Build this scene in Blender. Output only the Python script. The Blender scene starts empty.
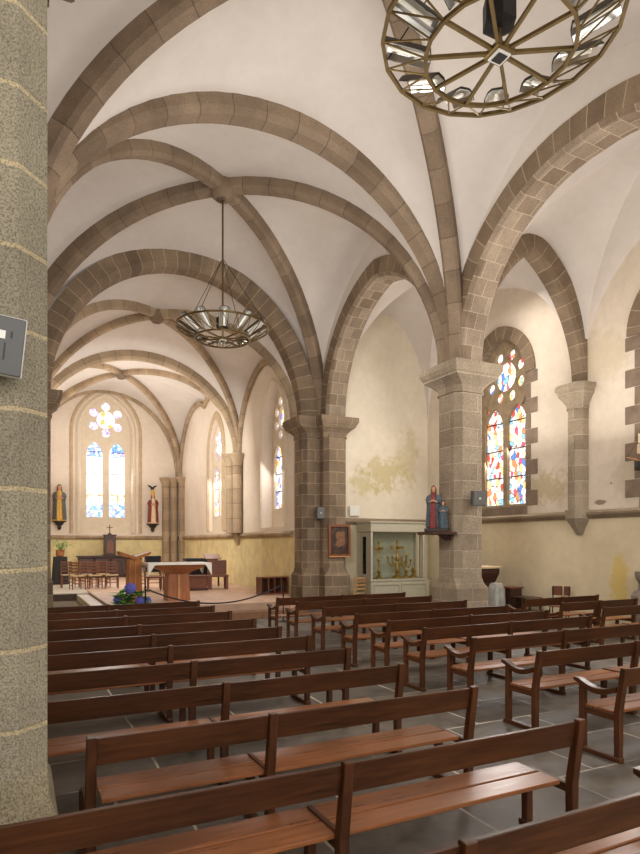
import bpy, bmesh, math, random
from mathutils import Vector, Matrix, Euler
from mathutils.geometry import tessellate_polygon
random.seed(7)
PI = math.pi
sc = bpy.context.scene
COL = sc.collection
sin, cos = math.sin, math.cos

# ------------------------------------------------------------------ mesh builder
class MB:
    def __init__(s):
        s.bm = bmesh.new()
        s.uv = s.bm.loops.layers.uv.new('UVMap')
        s.fl = s.bm.faces.layers.int.new('hasuv')
    def f(s, vs, uvs=None, mi=0):
        try:
            fa = s.bm.faces.new(vs)
        except ValueError:
            return None
        fa.material_index = mi
        if uvs:
            for l, u in zip(fa.loops, uvs):
                l[s.uv].uv = u
            fa[s.fl] = 1
        return fa
    def box(s, x0, x1, y0, y1, z0, z1, bev=0.0, M=None, mi=0):
        c = Vector(((x0+x1)/2, (y0+y1)/2, (z0+z1)/2))
        m = Matrix.Translation(c) @ Matrix.Diagonal((abs(x1-x0), abs(y1-y0), abs(z1-z0), 1))
        if M is not None: m = M @ m
        r = bmesh.ops.create_cube(s.bm, size=1.0, matrix=m)
        fs = set()
        for v in r['verts']:
            for fa in v.link_faces: fs.add(fa)
        for fa in fs: fa.material_index = mi
        if bev > 0:
            es = set()
            for v in r['verts']:
                for e in v.link_edges: es.add(e)
            bmesh.ops.bevel(s.bm, geom=list(es), offset=bev, segments=1, affect='EDGES', profile=0.5)
        return s
    def bar(s, p, q, w, h=None, bev=0.0, up=(0, 0, 1)):
        p, q = Vector(p), Vector(q); h = h or w
        d = q-p; L = d.length
        z = d.normalized(); u = Vector(up)
        if abs(z.dot(u)) > .99: u = Vector((0, 1, 0))
        x = u.cross(z).normalized(); y = z.cross(x)
        M = Matrix((x, y, z)).transposed().to_4x4(); M.translation = (p+q)/2
        return s.box(-w/2, w/2, -h/2, h/2, -L/2, L/2, bev, M)
    def loft(s, rings, closed=True, caps=True, uvoff=0.0, mi=0):
        rv = [[s.bm.verts.new(p) for p in r] for r in rings]
        n = len(rings[0])
        per = [0]
        r0 = rings[0]
        big = max(rings, key=lambda r: sum((Vector(r[i])-Vector(r[i-1])).length for i in range(1, len(r))))
        for i in range(1, n+1):
            per.append(per[-1]+(Vector(big[i % n])-Vector(big[i-1])).length)
        ln = [0]
        for k in range(1, len(rings)):
            ca = sum((Vector(p) for p in rings[k-1]), Vector())/n
            cb = sum((Vector(p) for p in rings[k]), Vector())/n
            d = (cb-ca).length
            if d < 1e-5: d = (Vector(rings[k][0])-Vector(rings[k-1][0])).length
            ln.append(ln[-1]+d)
        for k in range(len(rings)-1):
            for i in range(n if closed else n-1):
                j = (i+1) % n
                s.f([rv[k][i], rv[k][j], rv[k+1][j], rv[k+1][i]],
                    [(per[i]+uvoff, ln[k]), (per[i+1]+uvoff, ln[k]), (per[i+1]+uvoff, ln[k+1]), (per[i]+uvoff, ln[k+1])], mi)
        if caps and closed:
            s.f(list(reversed(rv[0])), None, mi); s.f(rv[-1], None, mi)
        return s
    def prism(s, poly, z0, z1, mi=0):
        return s.loft([[(p[0], p[1], z0) for p in poly], [(p[0], p[1], z1) for p in poly]], mi=mi)
    def lathe(s, prof, c=(0, 0, 0), n=16, sx=1, sy=1, mi=0, fold=0, nf=7, ph=0):
        rings = []
        for r, z in prof:
            ring = []
            for i in range(n):
                a = 2*PI*i/n
                rr = max(r, .0005)*(1+fold*sin(nf*a+ph))
                ring.append((c[0]+rr*sx*cos(a), c[1]+rr*sy*sin(a), c[2]+z))
            rings.append(ring)
        return s.loft(rings, mi=mi)
    def tube(s, pts, r, n=8, closed=False):
        pts = [Vector(p) for p in pts]; m = len(pts)
        rad = r if isinstance(r, (list, tuple)) else [r]*m
        rings = []; up = None
        for i in range(m):
            if closed: t = pts[(i+1) % m]-pts[i-1]
            else: t = pts[min(i+1, m-1)]-pts[max(i-1, 0)]
            t.normalize()
            if up is None:
                up = Vector((0, 0, 1)) if abs(t.z) < .9 else Vector((1, 0, 0))
            up = (up-t*up.dot(t)).normalized(); b = t.cross(up)
            rings.append([tuple(pts[i]+(up*cos(2*PI*k/n)+b*sin(2*PI*k/n))*rad[i]) for k in range(n)])
        if closed: rings.append(rings[0])
        return s.loft(rings, caps=not closed)
    def ball(s, c, rx, ry=None, rz=None, seg=12, M=None):
        ry = ry or rx; rz = rz or rx
        m = Matrix.Translation(Vector(c)) @ (M or Matrix()) @ Matrix.Diagonal((rx, ry, rz, 1))
        bmesh.ops.create_uvsphere(s.bm, u_segments=seg, v_segments=max(6, seg*2//3), radius=1, matrix=m)
        return s
    def plate(s, loops, d0, d1, fn, mi=0, side_mi=None):
        """flat plate with holes; fn(a,b,d)->xyz"""
        flat = [p for l in loops for p in l]
        tris = tessellate_polygon([[Vector((p[0], p[1], 0)) for p in l] for l in loops])
        va = [s.bm.verts.new(fn(p[0], p[1], d0)) for p in flat]
        vb = [s.bm.verts.new(fn(p[0], p[1], d1)) for p in flat]
        for t in tris:
            s.f([va[i] for i in t], [(flat[i][0], flat[i][1]) for i in t], mi)
            s.f([vb[i] for i in reversed(t)], [(flat[i][0], flat[i][1]) for i in reversed(t)], mi)
        o = 0; sm = mi if side_mi is None else side_mi
        for l in loops:
            n = len(l); acc = 0
            for i in range(n):
                j = (i+1) % n
                L = math.dist(l[i], l[j])
                s.f([va[o+i], va[o+j], vb[o+j], vb[o+i]], [(d0, acc), (d0, acc+L), (d1, acc+L), (d1, acc)], sm)
                acc += L
            o += n
        return s
    def sweep(s, path, lat, prof, uvoff=5.0, mi=0, caps=True):
        """profile (a lateral, b outward) swept along a curve lying in a vertical plane"""
        path = [Vector(p) for p in path]; lat = Vector(lat).normalized(); rings = []
        for i in range(len(path)):
            t = (path[min(i+1, len(path)-1)]-path[max(i-1, 0)]).normalized()
            o = t.cross(lat).normalized()
            rings.append([tuple(path[i]+lat*a+o*b) for a, b in prof])
        return s.loft(rings, True, caps, uvoff, mi)
    def obj(s, name, mat, parent=None, smooth=False, kind=None, label=None, cat=None, group=None, loc=None, rot=None, norm=True, ang=40):
        bm = s.bm
        if norm: bmesh.ops.recalc_face_normals(bm, faces=bm.faces[:])
        for fa in bm.faces:
            if not fa[s.fl]:
                n = fa.normal
                ax = max(range(3), key=lambda i: abs(n[i]))
                for l in fa.loops:
                    c = l.vert.co
                    l[s.uv].uv = (c.y, c.z) if ax == 0 else ((c.x, c.z) if ax == 1 else (c.x, c.y))
        me = bpy.data.meshes.new(name); bm.to_mesh(me); bm.free()
        for m in (mat if isinstance(mat, (list, tuple)) else [mat]): me.materials.append(m)
        if smooth:
            me.polygons.foreach_set('use_smooth', [True]*len(me.polygons))
            me.set_sharp_from_angle(angle=math.radians(ang))
        o = bpy.data.objects.new(name, me); COL.objects.link(o)
        if parent: o.parent = parent
        if kind: o['kind'] = kind
        if label: o['label'] = label
        if cat: o['category'] = cat
        if group: o['group'] = group
        if loc: o.location = loc
        if rot: o.rotation_euler = rot
        return o

def thing(name, label, cat, loc=(0, 0, 0), rotz=0, group=None, kind=None):
    o = bpy.data.objects.new(name, None); COL.objects.link(o)
    o.empty_display_size = .1
    o.location = loc; o.rotation_euler = (0, 0, rotz)
    if label: o['label'] = label
    if cat: o['category'] = cat
    if group: o['group'] = group
    if kind: o['kind'] = kind
    return o
def copy_tree(o, parent=None):
    c = o.copy(); COL.objects.link(c)
    if parent: c.parent = parent
    for ch in list(o.children): copy_tree(ch, c)
    return c

# ------------------------------------------------------------------ materials
def lin(r, g, b):
    f = lambda c: c/12.92 if c <= .04045 else ((c+.055)/1.055)**2.4
    return (f(r/255), f(g/255), f(b/255), 1)
class NT:
    def __init__(s, name):
        s.m = bpy.data.materials.new(name); s.m.use_nodes = True
        s.t = s.m.node_tree; s.t.nodes.clear()
        s.out = s.n('ShaderNodeOutputMaterial'); s.tc = s.n('ShaderNodeTexCoord')
    def n(s, ty, **kw):
        nd = s.t.nodes.new(ty)
        for k, v in kw.items():
            if k in nd.inputs.keys() if hasattr(nd.inputs, 'keys') else False: nd.inputs[k].default_value = v
            else: setattr(nd, k, v)
        return nd
    def l(s, a, b): s.t.links.new(a, b)
    def val(s, sock, v):
        if hasattr(v, 'links') or isinstance(v, bpy.types.NodeSocket): s.l(v, sock)
        else: sock.default_value = v
    def coord(s, which='Object', scale=(1, 1, 1), loc=(0, 0, 0)):
        mp = s.n('ShaderNodeMapping'); mp.inputs['Scale'].default_value = scale; mp.inputs['Location'].default_value = loc
        s.l(s.tc.outputs[which], mp.inputs['Vector']); return mp.outputs['Vector']
    def noise(s, vec, scale, detail=4, rough=.55, dist=0):
        nd = s.n('ShaderNodeTexNoise'); nd.inputs['Scale'].default_value = scale; nd.inputs['Detail'].default_value = detail
        nd.inputs['Roughness'].default_value = rough; nd.inputs['Distortion'].default_value = dist
        s.l(vec, nd.inputs['Vector']); return nd.outputs['Fac']
    def ramp(s, fac, stops, interp='LINEAR'):
        r = s.n('ShaderNodeValToRGB'); r.color_ramp.interpolation = interp
        e = r.color_ramp.elements
        while len(e) < len(stops): e.new(.5)
        for el, (p, c) in zip(e, stops):
            el.position = p; el.color = c if len(c) == 4 else (*c, 1)
        s.l(fac, r.inputs['Fac']); return r.outputs['Color']
    def mix(s, fac, a, b, mode='MIX'):
        m = s.n('ShaderNodeMix'); m.data_type = 'RGBA'; m.blend_type = mode
        s.val(m.inputs['Factor'], fac); s.val(m.inputs['A'], a) if False else None
        ins = [i for i in m.inputs if i.type == 'RGBA']
        s.val(ins[0], a); s.val(ins[1], b)
        return [o for o in m.outputs if o.type == 'RGBA'][0]
    def math(s, op, a, b=0.0, clamp=False):
        m = s.n('ShaderNodeMath'); m.operation = op; m.use_clamp = clamp
        s.val(m.inputs[0], a); s.val(m.inputs[1], b); return m.outputs[0]
    def sep(s, vec):
        x = s.n('ShaderNodeSeparateXYZ'); s.l(vec, x.inputs[0]); return x.outputs
    def pbr(s, col, rough=.6, metal=0, bump=None, bstr=.3, bdist=.01, spec=.5, emis=None, estr=0, trans=0, alpha=None):
        b = s.n('ShaderNodeBsdfPrincipled')
        s.val(b.inputs['Base Color'], col); s.val(b.inputs['Roughness'], rough); b.inputs['Metallic'].default_value = metal
        b.inputs['Specular IOR Level'].default_value = spec
        if trans: b.inputs['Transmission Weight'].default_value = trans
        if emis is not None:
            s.val(b.inputs['Emission Color'], emis); s.val(b.inputs['Emission Strength'], estr)
        if alpha is not None: s.val(b.inputs['Alpha'], alpha)
        if bump is not None:
            bp = s.n('ShaderNodeBump'); bp.inputs['Strength'].default_value = bstr; bp.inputs['Distance'].default_value = bdist
            s.l(bump, bp.inputs['Height']); s.l(bp.outputs[0], b.inputs['Normal'])
        s.l(b.outputs[0], s.out.inputs['Surface']); return s.m

def stone_mat(name, c1, c2, mortar, bw=.55, rh=.34, ms=.012, speck=.5, off=.5, vary=.5, spscale=70):
    t = NT(name); uv = t.coord('UV'); ob = t.coord('Object')
    br = t.n('ShaderNodeTexBrick'); br.offset = off; br.squash = 1
    br.inputs['Scale'].default_value = 1; br.inputs['Brick Width'].default_value = bw; br.inputs['Row Height'].default_value = rh
    br.inputs['Mortar Size'].default_value = ms; br.inputs['Mortar Smooth'].default_value = .3; br.inputs['Bias'].default_value = 0
    br.inputs['Color1'].default_value = c1; br.inputs['Color2'].default_value = c2; br.inputs['Mortar'].default_value = mortar
    wob = t.n('ShaderNodeVectorMath'); wob.operation = 'ADD'
    nz = t.n('ShaderNodeTexNoise'); nz.inputs['Scale'].default_value = 3; t.l(ob, nz.inputs['Vector'])
    sub = t.n('ShaderNodeVectorMath'); sub.operation = 'MULTIPLY_ADD'
    sub.inputs[1].default_value = (.03, .03, 0); sub.inputs[2].default_value = (-.015, -.015, 0)
    t.l(nz.outputs['Color'], sub.inputs[0]); t.l(uv, wob.inputs[0]); t.l(sub.outputs[0], wob.inputs[1])
    t.l(wob.outputs[0], br.inputs['Vector'])
    big = t.noise(ob, 1.3, 5, .6)
    bigc = t.ramp(big, [(.3, (.72, .70, .68)), (.7, (1.15, 1.12, 1.08))])
    sp = t.noise(ob, spscale, 2, .7)
    spc = t.ramp(sp, [(.36, (1-speck, 1-speck, 1-speck)), (.5, (1, 1, 1)), (.66, (1+speck*.6,)*3)])
    c = t.mix(1.0, br.outputs['Color'], bigc, 'MULTIPLY')
    c = t.mix(1.0, c, spc, 'MULTIPLY')
    inv = t.math('SUBTRACT', 1.0, br.outputs['Fac'])
    bh = t.math('ADD', t.math('MULTIPLY', inv, 1.0), t.math('MULTIPLY', sp, .5))
    return t.pbr(c, .85, bump=bh, bstr=.5, bdist=.01, spec=.2)

def plaster_mat(name, top, low=None, zsplit=None, blotch=.12, stains=(), rough=.9, lowstain=None):
    t = NT(name); ob = t.coord('Object')
    n1 = t.noise(ob, .6, 6, .6); n2 = t.noise(ob, 5, 5, .65)
    col = top
    if low is not None:
        z = t.sep(ob)[2]
        m = t.math('GREATER_THAN', z, zsplit)
        lowc = low
        if lowstain is not None:
            lm = t.ramp(t.noise(ob, 2.1, 6, .7), [(.40, (0, 0, 0)), (.62, (1, 1, 1))])
            lowc = t.mix(lm, low, lowstain)
        col = t.mix(m, lowc, top)
    k = 1-blotch
    v = t.ramp(n1, [(.3, (k, k*.99, k*.97)), (.7, (1+blotch*.5,)*3)])
    c = t.mix(1.0, col, v, 'MULTIPLY')
    v2 = t.ramp(n2, [(.35, (1-blotch*.45,)*3), (.6, (1, 1, 1))])
    c = t.mix(1.0, c, v2, 'MULTIPLY')
    for (px, py, pz, rx, ry, rz, colr, amt) in stains:
        s = t.n('ShaderNodeVectorMath'); s.operation = 'SUBTRACT'; s.inputs[1].default_value = (px, py, pz); t.l(ob, s.inputs[0])
        d = t.n('ShaderNodeVectorMath'); d.operation = 'DIVIDE'; d.inputs[1].default_value = (rx, ry, rz); t.l(s.outputs[0], d.inputs[0])
        L = t.n('ShaderNodeVectorMath'); L.operation = 'LENGTH'; t.l(d.outputs[0], L.inputs[0])
        nn = t.noise(ob, 3.2, 6, .7)
        q = t.math('ADD', L.outputs['Value'], t.math('MULTIPLY', t.math('SUBTRACT', nn, .5), 2.6))
        f = t.ramp(q, [(.45, (amt,)*3), (.85, (0, 0, 0))])
        c = t.mix(f, c, colr)
    return t.pbr(c, rough, bump=n2, bstr=.12, bdist=.02, spec=.15)

def wood_mat(name, dark, light, axis='x', rough=.38, scale=1.0, spec=.5):
    t = NT(name)
    sc_ = {'x': (1.2, 16, 16), 'y': (16, 1.2, 16), 'z': (16, 16, 1.2)}[axis]
    v = t.coord('Object', tuple(a*scale for a in sc_))
    g = t.noise(v, 1.6, 6, .65, .6)
    b = t.noise(t.coord('Object'), 1.7, 3)
    info = t.n('ShaderNodeObjectInfo')
    c = t.ramp(g, [(.28, dark), (.72, light)])
    c = t.mix(1.0, c, t.ramp(b, [(.3, (.75, .75, .75)), (.7, (1.2, 1.15, 1.1))]), 'MULTIPLY')
    c = t.mix(1.0, c, t.ramp(info.outputs['Random'], [(0, (.86, .84, .82)), (1, (1.14, 1.14, 1.14))]), 'MULTIPLY')
    r = t.math('ADD', t.math('MULTIPLY', g, .25), rough-.12)
    return t.pbr(c, r, bump=g, bstr=.12, bdist=.004, spec=spec)

def plain(name, col, rough=.6, metal=0, vary=.15, scale=8, spec=.5, emis=None, estr=0):
    t = NT(name); n = t.noise(t.coord('Object'), scale, 4)
    c = t.mix(1.0, col, t.ramp(n, [(.3, (1-vary,)*3), (.7, (1+vary,)*3)]), 'MULTIPLY')
    return t.pbr(c, rough, metal, spec=spec, emis=emis, estr=estr)

def stained(name, stops, scale, strength, lead=.03, band=None, stretch=(1, 1, 1)):
    """backlit leaded glass: random coloured quarries, dark lead lines"""
    t = NT(name); v = t.coord('Object', stretch)
    vo = t.n('ShaderNodeTexVoronoi'); vo.feature = 'F1'; vo.inputs['Scale'].default_value = scale; t.l(v, vo.inputs['Vector'])
    r = t.sep(vo.outputs['Color'])[0]
    c = t.ramp(r, stops, 'CONSTANT')
    if band:
        for (z0, z1, st) in band:
            z = t.sep(t.coord('Object'))[2]
            m = t.math('MULTIPLY', t.math('GREATER_THAN', z, z0), t.math('LESS_THAN', z, z1))
            c = t.mix(m, c, t.ramp(r, st, 'CONSTANT'))
    ve = t.n('ShaderNodeTexVoronoi'); ve.feature = 'DISTANCE_TO_EDGE'; ve.inputs['Scale'].default_value = scale; t.l(v, ve.inputs['Vector'])
    e = t.ramp(ve.outputs['Distance'], [(lead*.6, (.12, .1, .1)), (lead*1.6, (1, 1, 1))])
    c = t.mix(1.0, c, e, 'MULTIPLY')
    return t.pbr((.05, .05, .05, 1), .25, emis=c, estr=strength)

M = {}
M['vault'] = plaster_mat('vault_plaster', lin(213, 204, 196), blotch=.08)
M['wall'] = plaster_mat('wall_plaster', lin(220, 206, 188), lin(224, 208, 176), 2.6, blotch=.15, stains=[
    (11.98, 11.3, 3.3, .5, 1.0, .55, lin(178, 160, 120), .7),
    (11.98, 8.9, 3.35, .5, .7, .6, lin(185, 172, 148), .5), (11.98, 9.15, 1.05, .5, .28, .75, lin(212, 182, 92), .7),
    (11.98, 9.62, 2.86, .5, .22, .07, lin(120, 98, 76), .8), (11.98, 9.36, 3.27, .5, .035, .035, lin(150, 70, 50), .9), (11.98, 9.6, 6.2, .5, .8, .9, lin(200, 182, 150), .5)])
M['wall_end'] = plaster_mat('end_wall_plaster', lin(224, 212, 192), lin(224, 210, 178), 2.6, blotch=.12, stains=[
    (10.3, 16.2, 4.1, 1.2, .5, .7, lin(186, 168, 108), .6), (11.2, 16.2, 4.6, .6, .5, 1.2, lin(196, 180, 130), .5),
    (9.6, 16.2, 3.8, .8, .5, .5, lin(186, 172, 110), .5)])
M['chancel_wall'] = plaster_mat('chancel_plaster', lin(226, 212, 196), lin(228, 212, 158), 2.25, blotch=.10, lowstain=lin(208, 192, 150))
M['pier'] = stone_mat('pier_granite', lin(162, 148, 129), lin(138, 123, 105), lin(184, 170, 150), .78, .36, .008, .5, vary=.5, spscale=85)
M['pier_near'] = stone_mat('near_pier_granite', lin(150, 143, 124), lin(138, 131, 114), lin(180, 166, 134), 1.6, .385, .013, .45, spscale=95)
M['near_base'] = stone_mat('near_pier_base_granite', lin(146, 137, 114), lin(140, 131, 110), lin(150, 140, 118), 9, 9, .001, .45, spscale=95)
M['pier_dark'] = stone_mat('damp_pier_granite', lin(142, 124, 104), lin(114, 98, 82), lin(172, 154, 126), .5, .33, .010, .3)
M['arch'] = stone_mat('arch_blocks', lin(128, 110, 92), lin(160, 144, 126), lin(176, 160, 138), .36, .34, .012, .3)
M['rib'] = stone_mat('rib_voussoirs', lin(144, 126, 107), lin(122, 105, 88), lin(104, 90, 77), 20, .62, .010, .25, off=0)
M['vouss'] = stone_mat('arch_voussoirs', lin(138, 120, 100), lin(118, 101, 84), lin(168, 150, 126), 20, .33, .012, .3, off=0)
M['rib_pale'] = stone_mat('chancel_voussoirs', lin(176, 156, 130), lin(156, 136, 112), lin(124, 106, 88), 20, .55, .010, .2, off=0)
M['trim'] = stone_mat('string_course_stone', lin(150, 134, 112), lin(128, 112, 94), lin(110, 96, 80), .9, 2, .010, .3, off=0)
M['tracery'] = plain('tracery_stone', lin(216, 202, 180), .85, vary=.05, scale=6, spec=.2)
M['tracery_dark'] = plain('weathered_tracery_stone', lin(146, 126, 100), .85, vary=.2, scale=6, spec=.2)
M['mould'] = plain('pale_moulding_stone', lin(190, 168, 138), .85, vary=.12, scale=5, spec=.2)
M['quoin'] = plain('granite_quoin', lin(132, 114, 98), .9, vary=.25, scale=3, spec=.2)

def floor_mat():
    t = NT('slate_slabs'); ob = t.coord('Object')
    br = t.n('ShaderNodeTexBrick'); br.offset = .37
    br.inputs['Scale'].default_value = 1; br.inputs['Brick Width'].default_value = 1.1; br.inputs['Row Height'].default_value = .72
    br.inputs['Mortar Size'].default_value = .012; br.inputs['Mortar Smooth'].default_value = .4
    br.inputs['Color1'].default_value = lin(112, 103, 93); br.inputs['Color2'].default_value = lin(84, 77, 69); br.inputs['Mortar'].default_value = (1, 1, 1, 1)
    nz = t.n('ShaderNodeTexNoise'); nz.inputs['Scale'].default_value = 1.2; t.l(ob, nz.inputs['Vector'])
    ma = t.n('ShaderNodeVectorMath'); ma.operation = 'MULTIPLY_ADD'; ma.inputs[1].default_value = (.06, .06, 0); t.l(nz.outputs['Color'], ma.inputs[0]); t.l(ob, ma.inputs[2])
    t.l(ma.outputs[0], br.inputs['Vector'])
    n = t.noise(ob, 4.5, 9, .72)
    jm = t.ramp(t.noise(ob, 1.1, 3), [(.40, lin(96, 90, 83)), (.60, lin(206, 196, 180))])
    c = t.mix(br.outputs['Fac'], br.outputs['Color'], jm)
    c = t.mix(1.0, c, t.ramp(n, [(.3, (.38, .38, .38)), (.7, (1.25, 1.2, 1.14))]), 'MULTIPLY')
    r = t.math('ADD', t.math('MULTIPLY', n, .45), .32)
    h = t.math('ADD', t.math('SUBTRACT', 1, br.outputs['Fac']), t.math('MULTIPLY', n, .8))
    return t.pbr(c, r, bump=h, bstr=.5, bdist=.012, spec=.5)
M['floor'] = floor_mat()
def tile_mat(name, c1, c2, mortar, w, rough=.4):
    t = NT(name); ob = t.coord('Object')
    br = t.n('ShaderNodeTexBrick'); br.offset = 0
    br.inputs['Scale'].default_value = 1; br.inputs['Brick Width'].default_value = w; br.inputs['Row Height'].default_value = w
    br.inputs['Mortar Size'].default_value = .006
    br.inputs['Color1'].default_value = c1; br.inputs['Color2'].default_value = c2; br.inputs['Mortar'].default_value = mortar
    t.l(ob, br.inputs['Vector'])
    c = t.mix(1.0, br.outputs['Color'], t.ramp(t.noise(ob, 2, 5), [(.3, (.85, .85, .85)), (.7, (1.12, 1.12, 1.12))]), 'MULTIPLY')
    return t.pbr(c, rough, spec=.4)
M['terracotta'] = tile_mat('terracotta_tiles', lin(206, 172, 146), lin(194, 158, 132), lin(170, 140, 118), .3, .5)
M['white_tile'] = tile_mat('pale_stone_tiles', lin(214, 204, 190), lin(200, 190, 176), lin(170, 160, 148), .5)
M['riser'] = plain('riser_wood', lin(128, 92, 64), .5, vary=.15)
M['riser_dark'] = plain('dark_riser', lin(70, 50, 36), .6, vary=.15)
M['pit'] = plain('dark_step_carpet', lin(110, 100, 86), .8, vary=.15)

BD, BL = lin(48, 27, 14), lin(84, 49, 26)
M['bench_x'] = wood_mat('varnished_bench_wood', BD, BL, 'x', .36, spec=.35)
M['bench_seat'] = wood_mat('varnished_seat_wood', lin(100, 58, 30), lin(152, 96, 56), 'x', .30)
M['bench_z'] = wood_mat('varnished_post_wood', BD, lin(92, 53, 28), 'z', .38, spec=.35)
M['bench_y'] = wood_mat('varnished_bearer_wood', BD, lin(96, 56, 30), 'y', .38, spec=.35)
M['altar_wood'] = wood_mat('altar_oak', lin(138, 84, 50), lin(172, 112, 72), 'z', .45, spec=.3)
M['ambo_wood'] = wood_mat('ambo_oak', lin(140, 86, 42), lin(180, 118, 64), 'z', .5, spec=.3)
M['dark_wood'] = wood_mat('dark_walnut', lin(44, 24, 17), lin(78, 46, 32), 'x', .4)
M['mid_wood'] = wood_mat('brown_cabinet_wood', lin(96, 54, 34), lin(136, 82, 52), 'z', .42)
M['chair_wood'] = wood_mat('chair_beech', lin(88, 48, 28), lin(128, 74, 44), 'z', .4)
M['light_wood'] = wood_mat('pale_chair_wood', lin(170, 120, 70), lin(204, 156, 100), 'z', .5)
M['rush'] = plain('pale_rush_seat', lin(172, 146, 108), .8, vary=.2, scale=40)
M['white_cloth'] = plain('white_linen', lin(236, 230, 222), .85, vary=.03)
M['black_cloth'] = plain('black_cloth', lin(34, 32, 34), .85, vary=.2)
M['bronze'] = plain('aged_brass', lin(112, 92, 56), .42, .85, vary=.2)
M['iron'] = plain('dark_iron', lin(40, 36, 34), .5, .6)
M['silver'] = plain('polished_reflector', lin(180, 177, 171), .28, 1.0, vary=.05)
M['gold'] = plain('gilded_metal', lin(206, 170, 90), .35, .8, vary=.2)
M['shell'] = plain('dark_reflector_shell', lin(64, 57, 50), .5, .2, vary=.1)
M['tube'] = plain('lamp_tube', lin(240, 236, 224), .3, vary=.02, emis=lin(255, 244, 220), estr=.25)
M['grey_plastic'] = plain('grey_plastic', lin(86, 86, 84), .5, vary=.04)
M['speaker_grey'] = plain('speaker_grille', lin(104, 104, 100), .7, vary=.12, scale=120)
M['white_plastic'] = plain('white_plastic', lin(214, 210, 202), .5, vary=.03)
M['case_paint'] = plain('sage_grey_paint', lin(178, 170, 148), .5, vary=.05)
M['case_back'] = plain('case_lining', lin(196, 196, 176), .7, vary=.1)
M['skin'] = plain('painted_flesh', lin(206, 150, 118), .6, vary=.08)
M['hair'] = plain('painted_brown_hair', lin(92, 58, 38), .7, vary=.2)
M['blue_paint'] = plain('faded_blue_paint', lin(72, 86, 94), .65, vary=.4, scale=16)
M['red_paint'] = plain('faded_red_paint', lin(120, 46, 40), .65, vary=.4, scale=16)
M['gold_paint'] = plain('ochre_gold_paint', lin(202, 158, 62), .5, vary=.25, scale=16)
M['bluegrey_paint'] = plain('slate_blue_mantle', lin(86, 88, 84), .65, vary=.2)
M['white_paint'] = plain('painted_cream_robe', lin(214, 188, 150), .65, vary=.12)
M['dark_base'] = plain('dark_plinth', lin(44, 32, 30), .6)
M['leaf'] = plain('green_leaf', lin(104, 152, 70), .6, vary=.3)
M['petal'] = plain('blue_hydrangea_petals', lin(116, 114, 208), .7, vary=.25, scale=30)
M['terra_pot'] = plain('clay_pot', lin(160, 104, 64), .8)
M['rope'] = plain('dark_blue_rope', lin(38, 38, 48), .8)
M['grey_stone'] = stone_mat('font_granite', lin(150, 140, 128), lin(140, 130, 118), lin(150, 140, 128), 5, 5, .001, .4)
M['lead'] = plain('lead_cames', lin(34, 30, 30), .6, .3)
M['sail'] = plain('cream_sail', lin(150, 132, 104), .9)
M['hull'] = plain('painted_hull', lin(50, 50, 54), .4)
M['signpaint'] = plain('white_paint_mark', lin(226, 224, 218), .6)
M['dark_mark'] = plain('dark_paint_mark', lin(44, 44, 46), .6)

def painting_mat():
    t = NT('painted_canvas'); ob = t.coord('Object')
    n = t.noise(ob, 5, 4)
    c = t.ramp(n, [(.3, lin(30, 20, 16)), (.6, lin(72, 46, 30)), (.8, lin(110, 70, 44))])
    return t.pbr(c, .5)
M['canvas'] = painting_mat()
def glass_mat():
    t = NT('display_glass')
    tr = t.n('ShaderNodeBsdfTransparent'); gl = t.n('ShaderNodeBsdfGlossy'); gl.inputs['Roughness'].default_value = .03
    tr.inputs['Color'].default_value = (.97, .985, .97, 1)
    fr = t.n('ShaderNodeFresnel'); fr.inputs['IOR'].default_value = 1.3
    mx = t.n('ShaderNodeMixShader'); t.l(fr.outputs[0], mx.inputs[0]); t.l(tr.outputs[0], mx.inputs[1]); t.l(gl.outputs[0], mx.inputs[2])
    t.l(mx.outputs[0], t.out.inputs['Surface']); return t.m
M['glass'] = glass_mat()
def haze_plastic():
    t = NT('milky_plastic_film')
    tr = t.n('ShaderNodeBsdfTransparent'); b = t.n('ShaderNodeBsdfPrincipled'); b.inputs['Base Color'].default_value = lin(206, 204, 196); b.inputs['Roughness'].default_value = .35
    n = t.noise(t.coord('Object', (1, 1, .3)), 9, 3)
    mx = t.n('ShaderNodeMixShader'); t.l(t.ramp(n, [(.3, (.35,)*3), (.7, (.75,)*3)]), mx.inputs[0]); t.l(tr.outputs[0], mx.inputs[1]); t.l(b.outputs[0], mx.inputs[2])
    t.l(mx.outputs[0], t.out.inputs['Surface']); return t.m
M['film'] = haze_plastic()

W_ = lambda *c: lin(*c)
WHITE = W_(255, 252, 248)
M['glass_aisle'] = stained('aisle_stained_glass', [(0, WHITE), (.40, W_(250, 232, 200)), (.54, W_(240, 140, 84)), (.61, W_(214, 70, 56)), (.66, W_(250, 214, 140)), (.73, W_(84, 130, 205)), (.79, W_(140, 200, 230)), (.87, W_(255, 244, 236)), (.95, W_(226, 84, 120))], 7.6, 1.7, .04, stretch=(1, 1.3, .78))
M['glass_chancel'] = stained('chancel_stained_glass', [(0, WHITE), (.42, W_(226, 216, 246)), (.55, W_(250, 214, 120)), (.64, W_(150, 140, 220)), (.74, W_(250, 240, 250)), (.86, W_(240, 150, 70)), (.92, W_(110, 120, 200))], 7.0, 1.8, .02)
BLU = [(0, W_(120, 170, 240)), (.3, WHITE), (.45, W_(90, 140, 225)), (.62, W_(240, 210, 190)), (.75, W_(160, 150, 225)), (.88, W_(250, 226, 200))]
FIG = [(0, WHITE), (.55, W_(252, 205, 140)), (.68, W_(245, 150, 70)), (.76, WHITE), (.9, W_(250, 190, 160))]
M['glass_far'] = stained('east_stained_glass', [(0, WHITE), (.9, W_(252, 236, 220))], 9.0, 2.0, .012, band=[(6.15, 9.0, BLU), (3.85, 4.6, FIG), (3.0, 3.84, BLU)])
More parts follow.
